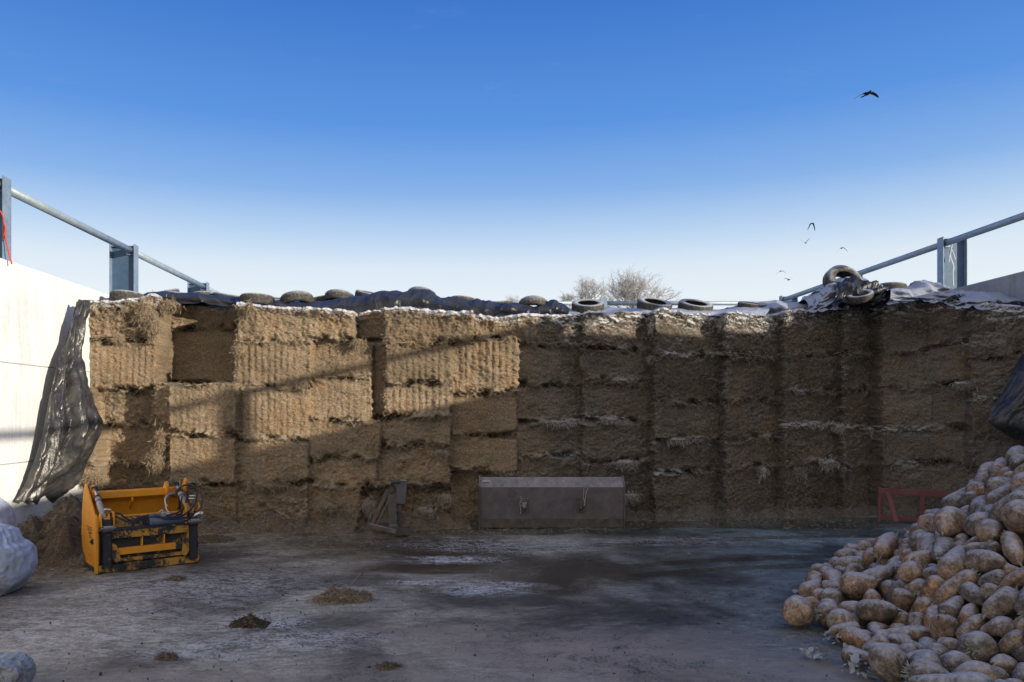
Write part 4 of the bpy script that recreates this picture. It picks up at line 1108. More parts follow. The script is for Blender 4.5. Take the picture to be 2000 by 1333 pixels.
mb = MB(); mb.box((.68, -.07, .585), (.74, -.01, .635)); mb.tube([(.71, -.04, .63), (.71, -.04, .665)], .012, 8); mb.tube([(.66, -.04, .635), (.70, -.03, .66)], .010, 8); mb.tube([(.74, -.04, .61), (.79, -.04, .61)], .018, 10); mb.build('valve_block', M['chrome'], yb, bevel=.003)
mb = MB(); mb.tube(catmull([(.085, .04, .665), (.085, .03, .70), (.10, .02, .71), (.15, .0, .70)], 4), .012, 8); mb.build('hose_elbow', M['chrome'], yb, smooth=True)
mb = MB(); mb.tube(catmull([(.95, .22, .83), (.86, .2, .82), (.80, .16, .77), (.79, .12, .71), (.81, .1, .68)], 4), .010, 8); mb.tube(catmull([(.86, .2, .80), (.80, .16, .75), (.79, .1, .66), (.82, .06, .60)], 4), .008, 8); mb.build('steel_pipe', M['chrome'], yb, smooth=True)
mb = MB(); mb.tube([(1.04, .02, .80), (1.10, .0, .80)], .012, 8); mb.tube([(1.03, .02, .77), (1.09, .0, .765)], .012, 8); mb.tube([(1.05, -.05, .56), (1.13, -.10, .60)], .022, 8); mb.tube([(1.13, -.10, .60), (1.155, -.11, .585)], .028, 8); mb.build('hose_fitting', M['chrome'], yb)
mb = MB(); mb.prism([(W - .0, -.06, .55), (W - .0, -.04, .68), (W, -.0, .72), (W, .03, .66), (W, .03, .55)], (.012, 0, 0)); mb.build('lug', M['yellow'], yb, bevel=.003)

# ------------------------------------------------------------------ grey loader bucket lying on its face
D = 12.1
gb = empty('loader_bucket', ((1078 - U0) * D / F, D, 0)); tag(gb, 'weathered grey loader bucket with a frosted top lip, standing against the silage in the middle', 'loader bucket')
X0 = (938 - 1078) * D / F; X1 = (1218 - 1078) * D / F
prof = [(0, 0), (.02, .13), (.022, .135), (-.0, .50), (.02, .635), (.09, .77), (.11, .775), (.12, .79)]


def strip(n, mat, a, b, th=.012, x0=X0, x1=X1, par=None, sub=1):
    mb = MB(); (y0, z0), (y1, z1) = a, b; mb.prism([(x0, y0, z0), (x0, y1, z1), (x0, y1 + th, z1), (x0, y0 + th, z0)], (x1 - x0, 0, 0)); return mb.build(n, M[mat], par or gb, bevel=.003)


M['bucket_frost'] = m_steel('frosted_bucket_lip', (.085, .075, .085), (.27, .245, .27), .65, .1, .1, .35, 3)
strip('cutting_edge', 'bucket_low', (-.012, 0), (.004, .135)); strip('back_panel', 'bucket', (.012, .135), (.0, .64)); strip('top_lip', 'bucket_frost', (.002, .64), (.085, .79), .02)
strip('floor_panel', 'bucket_low', (.05, .0), (.42, .03), .02); strip('inner_panel', 'bucket', (.10, .78), (.42, .45), .02)
for x in (X0 - .014, X1 + .001):
    mb = MB(); mb.prism([(x, -.03, 0), (x, -.02, .66), (x, .075, .815), (x, .14, .80), (x, .45, .47), (x, .48, .12), (x, .42, 0)], (.014, 0, 0)); mb.build('end_plate', M['bucket'], gb, bevel=.003)
for u, mt in ((1022, 'rust'), (1132, 'bucket_low')):
    x = (u - 1078) * D / F
    mb = MB(); mb.prism([(x, .0, .40), (x, -.07, .36), (x, -.08, .30), (x, -.04, .27), (x, .0, .30)], (.03, 0, 0)); mb.box((x - .05, -.01, .24), (x + .08, -.001, .46)); mb.tube([(x - .02, -.055, .33), (x + .05, -.055, .33)], .016, 8); mb.build('hook', M[mt], gb, bevel=.004)
mb = MB(); x = (1000 - 1078) * D / F; mb.box((x - .05, -.004, .48), (x + .05, .012, .62)); mb.build('rust_patch', M['rust'], gb)
mb = MB(); x = (950 - 1078) * D / F; mb.box((x - .06, -.002 + .04, .685), (x + .06, .004 + .04, .745), (.5, 0, 0)); st_ = mb.build('label_plate', M['label'], gb)
mb = MB()
for k in range(7): mb.box((x - .045 + k * .013, .031, .700), (x - .038 + k * .013, .034, .722), (.5, 0, 0), (x, .035, .71))
mb.build('label_text', M['red'], st_)
r = random.Random(2)
for x, z0 in (((1016 - 1078) * D / F, .50), ((1140 - 1078) * D / F, .62), ((1148 - 1078) * D / F, .62)):
    mb = MB(); p = Vector((x, -.01, z0)); pts = [p]
    for k in range(5): p = p + Vector((r.uniform(-.03, .02), r.uniform(-.01, .002), -.055)); pts.append(p)
    mb.tube(catmull(pts, 3), .005, 6); mb.build('twine', M['frostleaf'], gb)
mb = MB(); x = (1022 - 1078) * D / F
for k in range(14): mb.tube([(x + r.uniform(-.04, .03), -.075, .36), (x + r.uniform(-.06, .05), -.10, .36 + r.uniform(-.05, .06))], .006, 5)
mb.build('frost_tuft', M['frostleaf'], gb)
# frosty hoof-like smears on the panel
for k in range(5):
    mb = MB(); u = 1046 + k * 9; x = (u - 1078) * D / F; z = .36 + .018 * k + r.uniform(-.02, .02); mb.box((x - .012, -.0035, z), (x + .02, .004, z + .02), (0, .4 * r.random(), 0)); mb.build('frost_smear', M['bucket_frost'], gb)

# ------------------------------------------------------------------ rusty hitch frame
d = 11.55
hf = empty('hitch_frame', tuple(P(760, 1042, d).xy) + (0,)); tag(hf, 'rusty triangular steel hitch frame standing on the wet floor left of the grey bucket', 'hitch frame')
org = Vector(hf.location)


def Q(u, v, dd=d): return P(u, v, dd) - org


def pb(n, a, b, w, h, mat='rust', up=(0, 1, 0)): mb = MB(); mb.bar(a, b, w, h, up); return mb.build(n, M[mat], hf, bevel=.004)


up_ = pb('upright', Q(765, 956), Q(769, 1036, d - .15), .13, .05, 'bucket_low'); pb('upright', Q(778, 960, d + .05), Q(782, 1030, d), .06, .10)
pb('brace', Q(757, 958), Q(724, 1030, d - .05), .055, .05); pb('brace', Q(764, 968, d - .02), Q(735, 1028, d - .1), .02, .07)
pb('base_bar', Q(722, 1027, d - .05), Q(776, 1040, d - .35), .06, .06); pb('base_bar', Q(730, 1020, d + .25), Q(785, 1026, d + .1), .05, .05)
mb = MB(); mb.box(tuple(Q(772, 1046, d - .35)), tuple(Q(802, 1030, d - .2)), (0, -.08, .1)); mb.build('foot_block', M['bucket_low'], hf, bevel=.008)
mb = MB(); mb.box(tuple(Q(772, 985, d - .05)), tuple(Q(793, 937, d + .08)), (0, .08, .25)); hd = mb.build('head_plate', M['bucket'], hf, bevel=.006)
mb = MB(); a = Q(770, 942, d - .06); mb.tube([a + Vector((-.05, -.02, .0)), a + Vector((.09, -.02, .015))], .03, 12); mb.build('head_tube', M['bucket_low'], hd)
mb = MB(); mb.tube([Q(764, 957, d - .09), Q(764, 957, d + .09)], .04, 14); mb.build('pivot_pin', M['bucket_low'], hf)
mb = MB(); mb.tube([Q(775, 998, d - .1), Q(872, 1027, d - .3)], .014, 8); mb.build('drawbar', M['bucket_low'], hf)
mb = MB(); a = Q(769, 1034, d - .3)
for k in range(3): mb.tube([a + Vector((.07 * math.cos(t) , -.05, .05 * math.sin(t) + .012 * k)) for t in np.linspace(0, 6.2, 14)], .007, 6)
mb.build('chain_link', M['rust'], hf)

# ------------------------------------------------------------------ red frame
d = 12.55
rf = empty('steel_frame', tuple(P(1780, 1022, d).xy) + (0,)); tag(rf, 'faded red steel frame half hidden behind the root heap', 'steel frame'); org = Vector(rf.location)


def rb(n, a, b, w, h): mb = MB(); mb.bar(a, b, w, h, (0, 1, 0)); mb.build(n, M['red'], rf, bevel=.005)


rb('top_rail', Q(1716, 959, d), Q(1852, 966, d), .10, .05); rb('side_bar', Q(1717, 954, d + .02), Q(1717, 1020, d), .035, .05); rb('side_bar', Q(1722, 962, d + .3), Q(1718, 1018, d + .3), .03, .04)
rb('brace', Q(1733, 962, d - .03), Q(1751, 1020, d - .3), .07, .03); rb('cross_bar', Q(1801, 965, d), Q(1799, 1018, d), .075, .04); rb('bottom_rail', Q(1715, 1011, d), Q(1852, 1017, d), .07, .05)
rb('side_bar', Q(1848, 966, d), Q(1848, 1017, d), .05, .04)

# ------------------------------------------------------------------ bags at the left edge
def baggy(name, c, rad, seed, mat, label, cat, crease=.09, squash=.25, waist=None, f=1.6, group=None, N=110):
    th = np.linspace(-math.pi / 2, math.pi / 2, N); ph = np.linspace(0, 2 * math.pi, 2 * N)
    A, B = np.meshgrid(ph, th)
    m = np.stack([np.cos(B) * np.cos(A), np.cos(B) * np.sin(A), np.sin(B)], -1)
    p = np.sign(m) * np.abs(m) ** .85
    k = 1 + .12 * fbm(m[..., 0] * 1.5 + seed, m[..., 1] * 1.5, m[..., 2] * 1.5, seed=seed)
    w = fbm(m[..., 0] * 2, m[..., 1] * 2, m[..., 2] * 2, seed=seed + 1)
    cr = 0; amp = 1
    for i, s in enumerate((1.6, 3.4, 6)):
        cr = cr + amp * (1 - np.abs(2 * vn(m[..., 0] * s * f * .6 + w, m[..., 1] * s * f * .6 + i, m[..., 2] * s * f + 2 * w, seed=seed + i + 5) - 1) * 1.6); amp *= .5
    k = k + crease * cr
    if waist is not None:
        z, dpt, wd = waist; zz = m[..., 2] + .12 * w
        k = k * (1 - dpt * np.exp(-((zz - z) / wd) ** 2)); k = k + .03 * np.sin(A * 26 + 5 * w) * np.exp(-((zz - z) / (wd * 1.8)) ** 2)
    V = p * k[..., None] * np.array(rad)
    V[..., 2] = np.maximum(V[..., 2] + rad[2] * (1 - squash), 0 + .004 * cr)
    o = mesh_np(name, V.reshape(-1, 3), grid_faces(N, 2 * N), mat); o.location = c
    tag(o, label, cat, group); return o


GB = 'bagged lumps at the left edge'
x, yq = G(2, 1172)
baggy('bulk_bag', (-4.74, 7.75, 0), (.38, .40, .36), 3, M['bag'], 'bulging pale blue-white bag resting on the floor at the left edge', 'bag', .04, .18, (.62, .12, .14), group=GB)
baggy('bulk_bag', (-5.42, 8.9, 0), (.22, .30, .43), 9, M['bag'], 'upper pale bag leaning up behind the bulging one at the left edge', 'bag', .045, .1, group=GB)
x, yq = G(30, 1330)
baggy('plastic_bundle', (-3.27, 5.05, 0), (.22, .2, .125), 14, M['bag2'], 'crumpled grey film bundle in the bottom left corner, left of the dark gap', 'bundle', .13, .1, group=GB, f=1.1)
baggy('plastic_bundle', (-2.96, 4.98, 0), (.16, .15, .115), 19, M['bag2'], 'dirty crumpled film bundle in the bottom left corner, right of the dark gap', 'bundle', .13, .1, group=GB, f=1.1)
x, yq = G(560, 1037)
sc0 = sheet('plastic_scrap', [[(x - .13, yq - .08, .0), (x, yq - .09, .01), (x + .14, yq - .06, 0)], [(x - .1, yq, .05), (x, yq, .08), (x + .1, yq, .04)], [(x - .1, yq + .09, .0), (x, yq + .1, .03), (x + .12, yq + .08, 0)]], 40, 50, M['frostleaf'], .03, 71, 6, ragged=.05)
tag(sc0, 'small crumpled white scrap at the foot of the silage', 'scrap')

# ------------------------------------------------------------------ fodder beet shapes
def beet_geo(k):
    """seven root shapes: (length, girth) plus a crown end (+x) and a tail end (-x)"""
    L, R = [(.34, .105), (.27, .10), (.40, .11), (.24, .085), (.30, .12), (.22, .10), (.44, .095)][k]
    nr, ns = 22, 24
    V = []
    for i in range(nr):
        t = i / (nr - 1)
        th = math.pi * t
        x = -math.cos(th) * L / 2
        prof = math.sin(th) ** (.72) * R
        s = x / L + .5
        prof *= .52 + .66 * s ** .8 + .07 * math.sin(7 * s + k)
        if s > .93: prof *= .9
        for j in range(ns):
            a = 2 * math.pi * j / ns
            V.append((x, prof * math.cos(a), prof * math.sin(a)))
    V = np.array(V)
    n = fbm(V[:, 0] * 8 + k * 9, V[:, 1] * 8, V[:, 2] * 8, seed=31 + k, o=3)
    n2 = fbm(V[:, 0] * 30 + k * 9, V[:, 1] * 30, V[:, 2] * 30, seed=77 + k, o=2)
    r = 1 + .13 * n + .012 * n2
    ang = np.arctan2(V[:, 2], V[:, 1]); r = r * (1 + .03 * np.sin(ang * 3 + k) + .02 * np.sin(ang * 5 + V[:, 0] * 18)); V[:, 1] *= r; V[:, 2] *= r
    V[:, 1] += .10 * R * np.sin((V[:, 0] / L) * 3 + k)
    # crown dimple, tail point
    fs = []
    for i in range(nr - 1):
        for j in range(ns):
            j2 = (j + 1) % ns
            fs.append((i * ns + j, i * ns + j2, (i + 1) * ns + j2, (i + 1) * ns + j))
    return V, np.array(fs), L, R

# ------------------------------------------------------------------ fodder beet heap
BEETS = "2,1.231,2.968,4.615,0.132,0.340,-0.862,0.339,-0.163;0,0.839,3.522,4.631,0.084,0.449,-0.790,-0.365,0.202;4,0.769,3.348,4.693,0.088,0.158,0.047,-0.805,-0.570;3,0.832,3.496,4.811,0.066,0.289,-0.132,0.154,-0.935;4,0.961,3.016,4.886,0.112,0.169,0.119,0.204,0.957;4,0.963,3.262,4.888,0.113,0.896,0.417,-0.151,-0.023;0,0.667,3.617,4.929,0.093,0.851,-0.248,-0.462,0.004;1,0.884,3.464,4.988,0.084,0.327,0.522,-0.713,-0.336;1,0.761,3.723,5.007,0.219,0.486,0.602,-0.577,-0.261;0,0.932,3.862,5.040,0.394,-0.149,0.347,-0.506,-0.775;4,0.981,2.858,5.088,0.118,0.506,0.172,-0.508,0.676;5,0.873,3.609,5.089,0.127,0.489,0.854,0.160,-0.077;5,1.077,3.086,5.101,0.104,0.895,-0.218,-0.223,-0.319;4,0.941,3.318,5.126,0.110,0.133,0.351,-0.891,-0.253;1,0.764,3.729,5.167,0.250,0.395,0.795,-0.415,0.201;5,0.611,3.835,5.198,0.352,0.176,0.891,0.183,0.377;0,1.093,3.962,5.246,0.548,0.039,0.377,-0.321,-0.868;0,0.856,3.195,5.293,0.089,0.109,-0.034,0.839,-0.532;4,1.040,3.578,5.299,0.180,0.176,0.339,-0.881,-0.280;3,0.942,3.744,5.329,0.303,0.607,0.673,-0.418,-0.066;5,0.880,3.372,5.410,0.084,0.649,-0.553,-0.347,0.390;1,1.044,3.833,5.421,0.447,0.191,0.931,-0.103,0.294;1,0.771,2.827,5.437,0.074,0.510,0.023,0.173,0.842;0,0.857,3.004,5.463,0.086,0.763,0.513,-0.251,-0.303;5,0.800,3.201,5.464,0.076,0.204,-0.887,-0.312,-0.271;6,0.770,4.027,5.482,0.633,0.502,0.755,-0.409,0.102;0,0.748,3.670,5.484,0.263,0.305,0.251,0.697,-0.598;1,0.872,3.520,5.515,0.123,0.230,-0.631,0.674,-0.309;5,0.708,3.873,5.585,0.500,0.356,0.011,-0.333,-0.873;2,0.787,3.275,5.614,0.084,0.083,-0.403,-0.907,0.089;1,0.767,3.754,5.632,0.324,0.317,-0.368,0.874,-0.005;1,0.805,3.055,5.633,0.079,0.963,0.116,-0.242,-0.003;3,0.581,4.076,5.646,0.641,0.513,-0.154,-0.053,0.843;0,0.731,3.469,5.678,0.074,0.417,0.057,0.056,-0.906;4,0.915,3.595,5.680,0.222,0.811,0.404,0.412,0.094;1,0.803,3.960,5.697,0.557,-0.062,-0.827,0.511,-0.227;0,0.722,3.852,5.736,0.442,0.704,-0.203,-0.406,0.546;3,0.772,3.346,5.755,0.065,0.408,0.532,0.280,0.686;6,0.807,4.165,5.767,0.780,0.011,0.817,0.500,0.287;1,0.879,3.738,5.799,0.342,0.306,0.042,0.565,-0.765;3,0.864,3.207,5.822,0.069,0.635,-0.639,-0.359,0.246;0,0.844,3.034,5.843,0.085,0.646,-0.013,-0.081,0.759;4,1.091,4.309,5.851,0.998,0.235,-0.758,-0.581,0.181;0,1.003,4.026,5.856,0.668,0.024,-0.636,-0.764,0.101;6,0.895,3.447,5.875,0.098,-0.014,-0.240,-0.893,0.381;0,0.718,3.652,5.897,0.240,0.421,-0.240,0.760,-0.433;5,0.558,4.143,5.934,0.749,0.002,0.482,0.150,0.863;6,0.921,3.831,5.936,0.443,0.347,-0.844,-0.009,-0.409;3,0.761,3.174,5.966,0.060,0.169,-0.135,0.647,-0.731;1,0.778,3.567,5.986,0.150,0.525,-0.674,-0.508,-0.113;1,0.691,3.457,6.033,0.064,0.242,0.748,0.489,0.378;1,0.728,4.097,6.054,0.725,0.188,0.977,-0.022,-0.093;1,0.758,3.298,6.073,0.071,0.292,0.792,0.507,0.175;0,0.752,3.048,6.078,0.075,0.629,0.777,-0.027,0.024;3,0.909,3.667,6.082,0.251,0.167,0.821,-0.459,0.295;5,1.090,4.219,6.093,0.861,0.636,0.537,0.291,0.472;0,1.059,4.393,6.113,1.040,0.483,-0.705,0.037,-0.517;3,1.071,3.789,6.128,0.387,0.856,-0.340,-0.326,-0.215;2,1.053,3.977,6.143,0.608,0.310,0.269,-0.061,-0.910;5,0.860,3.555,6.154,0.132,0.441,-0.585,-0.650,0.201;3,0.714,3.425,6.171,0.053,0.113,0.024,-0.268,0.957;0,1.004,3.372,6.183,0.211,0.112,0.477,0.871,-0.038;3,0.547,3.728,6.200,0.265,0.364,0.835,0.222,0.348;0,0.713,4.552,6.209,1.137,0.729,0.108,-0.329,-0.591;6,0.551,4.192,6.253,0.732,-0.040,-0.456,-0.520,0.721;4,0.899,3.144,6.255,0.105,0.203,0.006,-0.570,-0.796;4,0.667,3.492,6.299,0.072,0.250,0.001,-0.215,-0.944;1,0.841,3.927,6.306,0.479,0.312,-0.616,-0.550,0.470;5,0.913,3.801,6.310,0.356,0.434,-0.017,-0.066,-0.898;1,1.093,3.637,6.321,0.211,0.462,0.660,-0.349,0.478;1,0.665,4.061,6.347,0.582,-0.222,0.182,-0.913,-0.291;3,0.903,3.326,6.358,0.071,0.006,0.003,-0.988,-0.153;2,0.885,4.706,6.375,1.232,0.315,0.206,-0.140,-0.916;2,0.989,4.316,6.385,0.863,-0.054,-0.595,0.788,-0.151;5,0.645,4.167,6.393,0.667,0.488,0.745,-0.326,0.317;2,0.690,4.471,6.423,0.961,0.471,0.655,0.523,0.275;3,0.721,4.012,6.443,0.487,0.538,-0.374,-0.129,0.744;1,0.798,3.770,6.452,0.262,0.218,-0.896,-0.138,-0.363;3,1.191,3.152,6.466,0.097,0.076,-0.124,0.254,-0.956;3,0.721,4.261,6.491,0.708,0.571,-0.686,-0.425,0.153;2,1.014,3.439,6.509,0.110,0.185,-0.180,-0.563,0.785;2,0.917,3.877,6.515,0.421,0.324,0.098,-0.705,-0.624;1,1.041,4.630,6.517,1.090,0.348,0.092,0.933,-0.012;2,1.150,2.911,6.545,0.123,0.306,0.356,-0.705,-0.532;2,0.962,4.144,6.562,0.612,0.708,0.591,0.173,0.346;2,0.803,4.530,6.632,0.916,0.675,0.631,-0.075,0.374;2,0.825,3.794,6.639,0.218,0.829,0.169,-0.513,-0.146;0,0.733,4.775,6.646,1.137,0.777,-0.265,-0.079,-0.566;1,1.080,3.584,6.674,0.128,0.297,0.552,0.232,-0.744;4,1.133,4.289,6.691,0.834,0.166,0.924,0.232,0.256;3,1.010,3.253,6.723,0.082,0.584,0.401,0.325,0.626;4,1.137,4.073,6.756,0.473,0.596,0.341,0.697,0.207;3,0.810,3.727,6.785,0.069,0.302,-0.859,-0.064,-0.408;0,0.754,5.004,6.790,1.277,0.260,-0.751,0.304,-0.526;4,0.941,4.845,6.849,1.132,0.294,0.129,0.661,-0.678;4,0.838,4.388,6.854,0.683,0.313,0.821,-0.470,0.086;5,0.865,4.258,6.856,0.546,0.179,-0.978,-0.104,0.027;4,1.067,3.585,6.872,0.269,0.343,-0.202,-0.029,0.917;0,1.021,3.854,6.876,0.177,0.466,0.401,-0.751,-0.242;1,0.823,3.178,6.905,0.078,0.427,-0.053,-0.058,-0.901;0,0.822,4.011,6.908,0.283,0.722,-0.325,-0.185,0.582;0,0.938,4.728,6.939,0.965,0.208,-0.344,0.911,-0.096;0,0.893,3.662,6.968,0.085,0.353,0.029,-0.015,0.935;0,1.092,3.402,6.977,0.112,-0.052,-0.472,0.872,-0.119;6,0.763,4.953,7.004,1.141,-0.123,-0.860,0.330,-0.369;1,0.942,4.489,7.020,0.695,-0.007,-0.410,-0.700,0.585;5,0.956,4.630,7.038,0.828,0.016,-0.807,0.587,-0.069;2,0.908,3.831,7.045,0.301,0.095,0.222,-0.077,-0.967;5,0.890,5.153,7.061,1.350,0.629,0.707,0.221,0.236;2,1.021,4.347,7.102,0.540,0.591,0.654,0.237,0.409;2,0.690,4.082,7.121,0.303,0.128,0.526,0.561,0.626;3,0.826,4.949,7.175,1.078,0.154,-0.416,-0.197,0.874;1,0.821,4.726,7.189,0.855,-0.009,-0.361,-0.160,0.919;5,0.805,3.374,7.198,0.076,0.828,0.363,-0.027,0.426;6,0.731,5.057,7.204,1.179,0.792,0.152,-0.457,-0.375;4,1.024,3.573,7.220,0.124,0.584,0.622,0.507,0.120;4,0.992,4.557,7.232,0.710,0.114,0.925,0.358,0.050;0,0.835,5.276,7.270,1.395,0.280,-0.841,-0.464,-0.005;2,0.743,4.869,7.347,0.947,0.374,0.656,-0.655,0.014;0,0.850,5.184,7.368,1.261,0.325,-0.866,-0.345,-0.160;4,0.762,4.221,7.384,0.286,0.919,0.114,-0.020,0.376;4,0.864,3.400,7.384,0.107,0.240,0.312,0.179,-0.902;4,0.990,4.463,7.392,0.554,0.541,-0.608,-0.338,0.473;4,0.757,4.993,7.406,1.060,0.340,0.255,-0.769,-0.478;3,0.788,3.576,7.422,0.063,0.263,0.103,-0.085,0.956;4,0.678,4.361,7.458,0.386,0.731,-0.558,-0.388,-0.068;5,0.799,5.466,7.494,1.416,0.711,0.124,0.251,0.645;1,1.262,4.650,7.503,0.714,0.279,0.058,-0.094,-0.954;2,0.977,5.186,7.551,1.180,0.684,-0.648,-0.335,0.000;0,0.770,3.689,7.551,0.078,0.125,-0.033,-0.895,0.427;2,0.975,4.953,7.587,0.950,-0.299,-0.184,-0.842,0.410;1,0.829,4.341,7.603,0.314,0.234,-0.262,0.934,0.056;1,0.849,4.473,7.603,0.449,-0.045,-0.576,-0.733,0.359;1,0.848,5.149,7.699,1.028,0.705,-0.233,-0.326,-0.584;2,0.823,4.831,7.727,0.744,0.615,0.547,0.426,0.376;3,1.225,4.678,7.736,0.611,0.622,-0.373,-0.037,0.688;3,0.871,4.440,7.747,0.342,0.724,0.562,0.020,0.400;5,0.787,4.558,7.753,0.464,0.535,-0.001,-0.199,0.821;0,0.922,4.253,7.760,0.179,0.563,-0.242,0.063,-0.788;2,0.929,3.805,7.768,0.099,0.756,0.294,0.164,0.561;5,0.839,5.746,7.796,1.307,0.931,0.348,-0.097,0.057;1,0.806,3.624,7.799,0.076,0.808,-0.217,-0.211,0.506;6,1.071,4.390,7.872,0.460,0.375,0.018,0.355,-0.856;5,0.948,4.389,7.885,0.254,0.426,-0.618,0.104,-0.653;0,0.669,4.544,7.901,0.362,0.925,-0.085,-0.283,0.240;0,0.896,4.032,7.910,0.116,0.693,0.596,-0.208,0.349;0,0.783,4.952,7.931,0.738,0.319,0.035,0.274,0.907;4,0.756,4.682,7.938,0.488,0.413,0.358,-0.776,-0.316;1,0.834,3.742,7.998,0.079,0.268,-0.009,-0.211,-0.940;5,0.803,4.382,8.031,0.156,0.162,-0.057,0.344,-0.923;2,0.869,4.621,8.085,0.387,0.094,0.127,0.091,-0.983;4,0.798,4.078,8.096,0.097,-0.038,-0.938,-0.201,0.281;3,1.015,3.897,8.126,0.082,0.825,-0.138,-0.155,0.525;4,0.728,4.304,8.307,0.086,0.595,-0.095,0.236,0.762;6,0.920,4.462,8.309,0.157,0.497,0.282,-0.819,-0.050;2,0.797,3.963,8.350,0.084,0.222,0.058,-0.349,-0.909;1,0.985,5.090,8.385,0.562,-0.068,-0.703,0.402,-0.582;5,0.699,4.169,8.399,0.065,0.499,-0.138,-0.136,-0.844;0,1.089,4.332,8.517,0.112,0.671,-0.726,0.019,-0.150;2,0.753,4.668,8.520,0.234,0.021,0.125,-0.986,-0.110;2,0.652,4.103,8.564,0.067,0.500,0.073,-0.175,-0.845;6,0.944,4.569,8.614,0.116,0.459,-0.586,0.634,-0.211;2,0.939,5.176,8.685,0.300,0.184,-0.821,0.271,0.467;4,0.718,4.275,8.728,0.082,0.251,0.514,-0.814,-0.098;4,1.003,4.507,8.922,0.117,0.518,-0.130,0.059,-0.843;0,0.989,4.788,8.931,0.101,0.010,0.042,0.587,0.808;3,0.746,5.994,8.957,0.405,0.303,-0.107,0.285,-0.903;0,0.854,4.754,9.255,0.086,0.042,0.451,0.878,0.157;3,0.817,6.695,9.289,0.422,0.733,-0.491,-0.169,-0.440;6,0.991,5.016,9.309,0.090,0.435,-0.175,0.243,-0.849;1,1.035,5.205,9.341,0.202,0.179,-0.110,0.014,-0.978;4,0.736,6.833,9.410,0.340,0.068,-0.018,-0.356,0.932;4,0.924,4.872,9.458,0.107,0.035,-0.013,0.803,0.595;1,0.874,7.004,9.459,0.311,0.428,-0.312,-0.130,0.838;5,1.053,5.085,9.596,0.102,0.642,0.218,-0.099,0.728;6,1.087,7.070,9.599,0.181,0.073,0.995,0.057,0.025;5,0.777,6.814,9.656,0.073,0.414,0.499,-0.685,-0.333;3,0.689,7.133,9.682,0.053,0.119,-0.990,-0.029,-0.065;1,1.055,5.316,9.865,0.102,0.409,-0.075,0.056,-0.908"
bm_ = []
for k in range(7):
    V, Fq, L, R = beet_geo(k)
    o = mesh_np('fodder_beet', V, Fq[:, ::-1], M['beet']); me = o.data; bpy.data.objects.remove(o)
    # dry crown tuft for this shape
    r = random.Random(k); mb = MB()
    for q in range(26):
        a = r.uniform(0, 6.28); rr2 = r.uniform(.1, .36) * R; p = Vector((L * .47, rr2 * math.cos(a), rr2 * math.sin(a)))
        dv = Vector((r.uniform(.4, 1), math.cos(a) * r.uniform(0, 1), math.sin(a) * r.uniform(0, 1))).normalized() * r.uniform(.018, .05)
        mb.tube([p, p + dv * .6, p + dv + Vector((0, 0, r.uniform(-.01, .01)))], [.006, .005, .002], 5)
    c = mb.build('crown_tuft', M['stub']); cme = c.data; bpy.data.objects.remove(c)
    mb = MB(); mb.tube(catmull([(-L * .47, 0, 0), (-L * .55, .008, .004), (-L * .62, .0, .014)], 3), [.016, .014, .011, .009, .007, .005, .003], 7)
    c = mb.build('root_tail', M['beet'], smooth=True); tme = c.data; bpy.data.objects.remove(c)
    bm_.append((me, cme, tme))
KIND = ['plump oval', 'rounded', 'long thick', 'small rounded', 'stout', 'small stubby', 'long slender']
rows_ = [tuple(float(q) for q in r.split(',')) for r in BEETS.split(';')]
rg = random.Random(3); seen = {}
items = []
for i, (k, s, x, y_, z, *q) in enumerate(rows_):
    items.append((i, int(k), s, Vector((x, y_, z)), Quaternion(q)))


def where_(p):
    u = U0 + p.x * F / p.y; v = V0 - (p.z - H) * F / p.y
    h = 'along the bottom edge' if v > 1290 else 'near the bottom' if v > 1220 else 'on the lower slope' if v > 1150 else 'midway up the heap' if v > 1080 else 'on the upper slope' if v > 1000 else 'near the crest' if v > 940 else 'on the crest'
    w = 'far left toe' if u < 1600 else 'left side' if u < 1690 else 'left of middle' if u < 1780 else 'middle' if u < 1850 else 'right of middle' if u < 1920 else 'right side' if u < 1970 else 'right picture edge'
    return h, w


order = {}
for i, k, s, p, q in items:
    d = q @ Vector((1, 0, 0))
    lie = 'end on' if abs(d.y) > .8 else 'on end' if abs(d.z) > .7 else ('rising right' if d.x * d.z > .12 else 'falling right' if d.x * d.z < -.12 else 'lying level')
    h, w = where_(p)
    lab = '%s beet %s, %s, %s' % (KIND[k], lie, h, w)
    order.setdefault(lab, []).append(i)
    seen[i] = lab
ordn = ['leftmost', 'second from left', 'third from left', 'fourth from left', 'fifth from left']
for lab, ids in order.items():
    if len(ids) > 1:
        ids.sort(key=lambda i: items[i][3].x / items[i][3].y)
        for n_, i in enumerate(ids): seen[i] = (ordn[n_] if n_ < 5 else 'rightmost') + ' ' + lab
for i, k, s, p, q in items:
    o = bpy.data.objects.new('fodder_beet', bm_[k][0]); COL.objects.link(o)
    o.rotation_mode = 'QUATERNION'; o.location = p; o.rotation_quaternion = q; o.scale = (s, s, s)
    tag(o, seen[i], 'fodder beet', 'fodder beets heaped against the right wall')
    if rg.random() < .75:
        c = bpy.data.objects.new('crown_tuft', bm_[k][1]); COL.objects.link(c); c.parent = o
    c = bpy.data.objects.new('root_tail', bm_[k][2]); COL.objects.link(c); c.parent = o
# soil and broken roots under the loose ones
hx = np.arange(2.6, 9.25, .06); hy = np.arange(3.2, 11.2, .06); HX, HY = np.meshgrid(hx, hy)
rh = np.hypot(HX - 7.5, HY - 5.6); HZ = np.where(rh < 3.85, np.clip(1.2 * (3.85 - rh), 0, 2.2) + .05 * fbm(HX * 5, HY * 5, seed=12), -.05)
o = mesh_np('root_debris', np.stack([HX, HY, HZ], -1).reshape(-1, 3), grid_faces(len(hy), len(hx)), M['straw_dark']); tag(o, 'dark soil and trash filling the heap under the beets', 'heap', kind='stuff')
